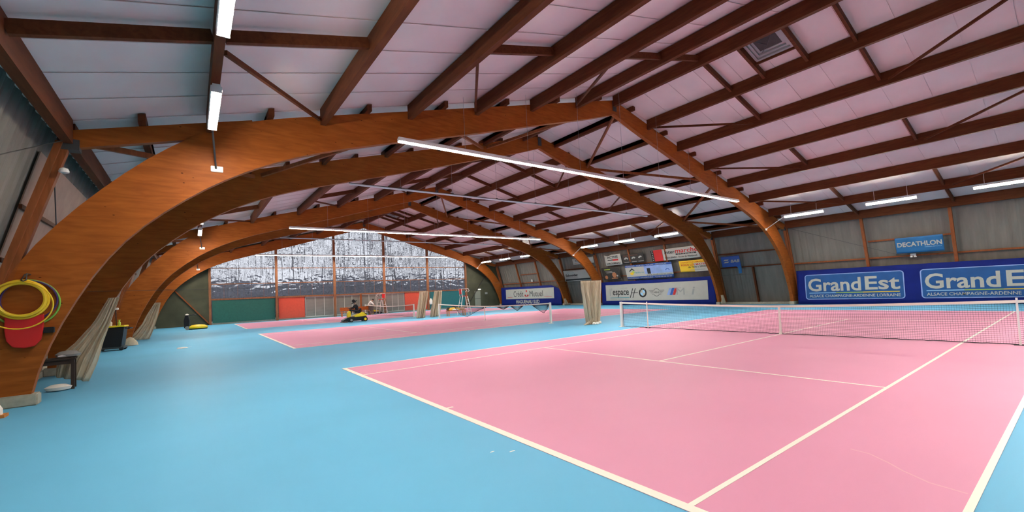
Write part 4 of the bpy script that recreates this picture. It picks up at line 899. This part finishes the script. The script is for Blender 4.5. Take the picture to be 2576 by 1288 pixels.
def person(label, loc, rz, J, hairlong=False, top='whitecloth', legs='darkcloth', hat=False, shoes='black'):
    """J: joints in local coords (x forward, y left, z up)"""
    t = thing('person', label, 'person', loc, rz)
    V_ = []; E_ = []; R_ = []; idx = {}
    def add(n, p, r, link=None):
        idx[n] = len(V_); V_.append(tuple(p)); R_.append(r)
        if link is not None: E_.append((idx[link], idx[n]))
    add('pelvis', J['pelvis'], (0.15, 0.12)); mid = V(J['pelvis']).lerp(V(J['chest']), 0.5)
    add('waist', mid, (0.13, 0.105), 'pelvis'); add('chest', J['chest'], (0.16, 0.115), 'waist'); add('neck', J['neck'], 0.055, 'chest')
    hd = (V(J['head'])-V(J['neck'])).normalized(); f = V(J['face']).normalized(); up = hd
    add('jaw', V(J['head'])-up*0.05+f*0.015, 0.075, 'neck'); add('skull', V(J['head'])+up*0.05, (0.095, 0.09), 'jaw'); add('crown', V(J['head'])+up*0.11, 0.06, 'skull')
    add('nose', V(J['head'])+f*0.115-up*0.0, 0.014, 'jaw')
    for s, c_ in ((1, 'l'), (-1, 'r')):
        add('sh'+c_, V(J['chest']).lerp(V(J['neck']), 0.45)+V((0, s*0.17, 0)), 0.07, 'chest'); add('el'+c_, J['el'+c_], 0.045, 'sh'+c_); add('wr'+c_, J['wr'+c_], 0.03, 'el'+c_)
        d = (V(J['wr'+c_])-V(J['el'+c_])).normalized(); sd = V((0, 1, 0)); pm = V(J['wr'+c_])+d*0.06
        add('palm'+c_, pm, (0.036, 0.022), 'wr'+c_)
        for k in range(4):
            b = pm+d*0.035+sd*(k-1.5)*0.019; add('f%d%s' % (k, c_), b, 0.0095, 'palm'+c_); add('g%d%s' % (k, c_), b+d*0.03+V((0, 0, -0.012)), 0.0085, 'f%d%s' % (k, c_)); add('h%d%s' % (k, c_), b+d*(0.045+0.006*(k in (1, 2)))+V((0, 0, -0.03)), 0.0075, 'g%d%s' % (k, c_))
        add('th'+c_, pm+V((0, -s*0.04, 0.0)), 0.011, 'palm'+c_); add('ti'+c_, pm+V((0, -s*0.05, 0))+d*0.035, 0.009, 'th'+c_)
        add('hp'+c_, V(J['pelvis'])+V((0, s*0.09, -0.04)), 0.10, 'pelvis'); add('kn'+c_, J['kn'+c_], 0.062, 'hp'+c_); add('an'+c_, J['an'+c_], 0.042, 'kn'+c_); add('to'+c_, V(J['an'+c_])+V(J['toe'])*0.15+V((0, 0, -0.045)), 0.032, 'an'+c_)
    skinned('body', V_, E_, R_, 'skin', t, 1)
    # top
    P = lambda n: V_[idx[n]]
    tv = [P('pelvis'), P('waist'), P('chest'), V(P('chest')).lerp(V(P('neck')), 0.7), P('shl'), P('ell'), V(P('ell')).lerp(V(P('wrl')), 0.92), P('shr'), P('elr'), V(P('elr')).lerp(V(P('wrr')), 0.92)]
    skinned('jacket', [tuple(q) for q in tv], [(0, 1), (1, 2), (2, 3), (2, 4), (4, 5), (5, 6), (2, 7), (7, 8), (8, 9)], [(0.175, 0.145), (0.17, 0.14), (0.19, 0.14), 0.08, 0.09, 0.065, 0.05, 0.09, 0.065, 0.05], top, t, 2)
    tv = [P('pelvis'), P('hpl'), P('knl'), V(P('knl')).lerp(V(P('anl')), 0.93), P('hpr'), P('knr'), V(P('knr')).lerp(V(P('anr')), 0.93)]
    skinned('trousers', [tuple(q) for q in tv], [(0, 1), (1, 2), (2, 3), (0, 4), (4, 5), (5, 6)], [(0.165, 0.135), 0.115, 0.078, 0.06, 0.115, 0.078, 0.06], legs, t, 2)
    for c_ in 'lr':
        an = V(P('an'+c_)); td = V(J['toe']).normalized()
        skinned('shoe', [tuple(an+V((0, 0, -0.03))-td*0.04), tuple(an+V((0, 0, -0.045))+td*0.06), tuple(an+V((0, 0, -0.055))+td*0.17)], [(0, 1), (1, 2)], [0.05, 0.045, 0.034], shoes, t, 1)
    hc = V(J['head'])+up*0.06-f*0.02
    hb = MB(); rows = []
    hb.lathe([(0.02, 0.085), (0.07, 0.075), (0.102, 0.03), (0.108, -0.02), (0.10, -0.06), (0.085, -0.07)], (0, 0, 0), 18, 1.02, 0.96)
    h = hb.obj('hair', 'hair', t, smooth=True); h.location = hc; h.rotation_euler = V((0, 0, 1)).rotation_difference((up-f*0.45).normalized()).to_euler()
    for s in (-1, 1):
        e = MB().lathe([(0.004, -0.006), (0.011, 0), (0.004, 0.006)], (0, 0, 0), 8).obj('eye', 'black', t); e.location = V(J['head'])+up*0.03+f*0.088+V((0, s*0.035, 0))
        e2 = MB().lathe([(0.008, -0.02), (0.016, 0), (0.008, 0.02)], (0, 0, 0), 8).obj('ear', 'skin', t); e2.location = V(J['head'])+up*0.02+V((0, s*0.098, 0))
    m_ = MB().box(-0.004, 0.004, -0.025, 0.025, -0.005, 0.005).obj('mouth', 'inkred', t); m_.location = V(J['head'])-up*0.055+f*0.085
    if hat:
        q = MB().lathe([(0.10, -0.03), (0.25, -0.045), (0.26, -0.03), (0.125, 0.0), (0.115, 0.11), (0.07, 0.17), (0.03, 0.19)], (0, 0, 0), 20).obj('hat', 'darkcloth', t, smooth=True)
        q.location = V(J['head'])+up*0.075; q.rotation_euler = V((0, 0, 1)).rotation_difference((up+f*0.15).normalized()).to_euler()
    return t
RX, RY, RRZ = 6.95, 33.8, math.radians(176)
person('person in black clothes and wide hat riding the yellow sweeper', (RX, RY, 0), RRZ, dict(pelvis=(-0.22, 0, 0.84), chest=(-0.14, 0, 1.18), neck=(-0.08, 0, 1.34), head=(-0.02, 0, 1.47), face=(0.97, 0, -0.2),
    ell=(0.10, 0.25, 1.05), elr=(0.10, -0.25, 1.05), wrl=(0.34, 0.15, 1.07), wrr=(0.34, -0.15, 1.07), knl=(0.26, 0.16, 0.92), knr=(0.26, -0.16, 0.92), anl=(0.32, 0.16, 0.50), anr=(0.32, -0.16, 0.50), toe=(1, 0, 0)), top='darkcloth', legs='darkcloth', hat=True)
person('person in a white top and black trousers bending over the farthest net', (12.2, 46.55, 0), math.radians(-25), dict(pelvis=(-0.10, 0, 0.93), chest=(0.12, 0, 1.32), neck=(0.24, 0, 1.46), head=(0.36, 0, 1.53), face=(0.75, 0, -0.65),
    ell=(0.36, 0.22, 1.16), elr=(0.34, -0.24, 1.16), wrl=(0.50, 0.12, 1.02), wrr=(0.48, -0.14, 1.02), knl=(0.0, 0.11, 0.50), knr=(-0.08, -0.12, 0.50), anl=(-0.08, 0.12, 0.09), anr=(-0.14, -0.13, 0.09), toe=(1, 0, 0)))
# ------------------------------------------------------------------ ride-on sweeper (x forward)
t = thing('ride_on_sweeper', 'yellow and black ride-on sweeper between the two far courts', 'sweeper', (RX, RY, 0), RRZ); t.scale = (0.93, 1, 1)
MB().prism([(-0.90, 0.12), (0.55, 0.08), (0.95, 0.05), (1.0, 0.16), (0.62, 0.34), (-0.15, 0.38), (-0.85, 0.40), (-0.93, 0.25)], -0.40, 0.40).obj('chassis', 'black', t, bevel=0.03)
MB().prism([(-0.92, 0.42), (-0.92, 0.56), (-0.78, 0.66), (-0.50, 0.72), (-0.30, 0.62), (0.05, 0.52), (0.18, 0.42), (0.05, 0.36), (-0.5, 0.36), (-0.75, 0.42)], -0.36, 0.36).obj('rear_hood', 'yellow', t, bevel=0.035)
MB().prism([(0.30, 0.36), (0.58, 0.36), (0.56, 0.70), (0.46, 0.86), (0.36, 0.86)], -0.27, 0.27).obj('front_cowl', 'yellow', t, bevel=0.03)
MB().prism([(0.05, 0.36), (0.45, 0.36), (0.45, 0.42), (0.05, 0.42)], -0.34, 0.34).obj('footplate', 'darksteel', t)
MB().prism([(-0.46, 0.68), (0.02, 0.62), (0.02, 0.70), (-0.42, 0.76)], -0.24, 0.24).prism([(-0.50, 0.70), (-0.40, 0.70), (-0.44, 1.02), (-0.52, 1.0)], -0.22, 0.22).obj('seat', 'black', t, bevel=0.02)
MB().tube([(0.42, 0, 0.82), (0.37, 0, 1.02)], 0.025, 8).obj('steering_column', 'black', t)
q = MB().ring((0, 0, 0), 0.16, 0.016, 'z', 24).obj('steering_wheel', 'black', t); q.location = (0.37, 0, 1.02); q.rotation_euler = (0, math.radians(-20), 0)
for x, r_, hub in ((-0.74, 0.18, 'yellow'), (0.36, 0.16, 'inkgrey')):
    for y in (-0.42, 0.42):
        q = MB().lathe([(r_*0.5, -0.05), (r_, -0.045), (r_, 0.045), (r_*0.5, 0.05)], (0, 0, 0), 22).obj('wheel', 'black', t); q.location = (x, y, r_); q.rotation_euler = (math.pi/2, 0, 0)
        hq = MB().lathe([(r_*0.55, -0.055), (r_*0.5, -0.06), (r_*0.5, 0.06), (r_*0.55, 0.055)], (0, 0, 0), 16).obj('hub', hub, q)
for y in (-0.3, 0.3): q = MB().lathe([(0.04, 0.16), (0.22, 0.04), (0.25, 0.0)], (0.82, y, 0), 18).obj('side_brush', 'darksteel', t)
MB().prism([(-0.93, 0.56), (-0.72, 0.66), (-0.72, 0.60), (-0.90, 0.50)], -0.38, 0.38).obj('rear_bumper', 'black', t)
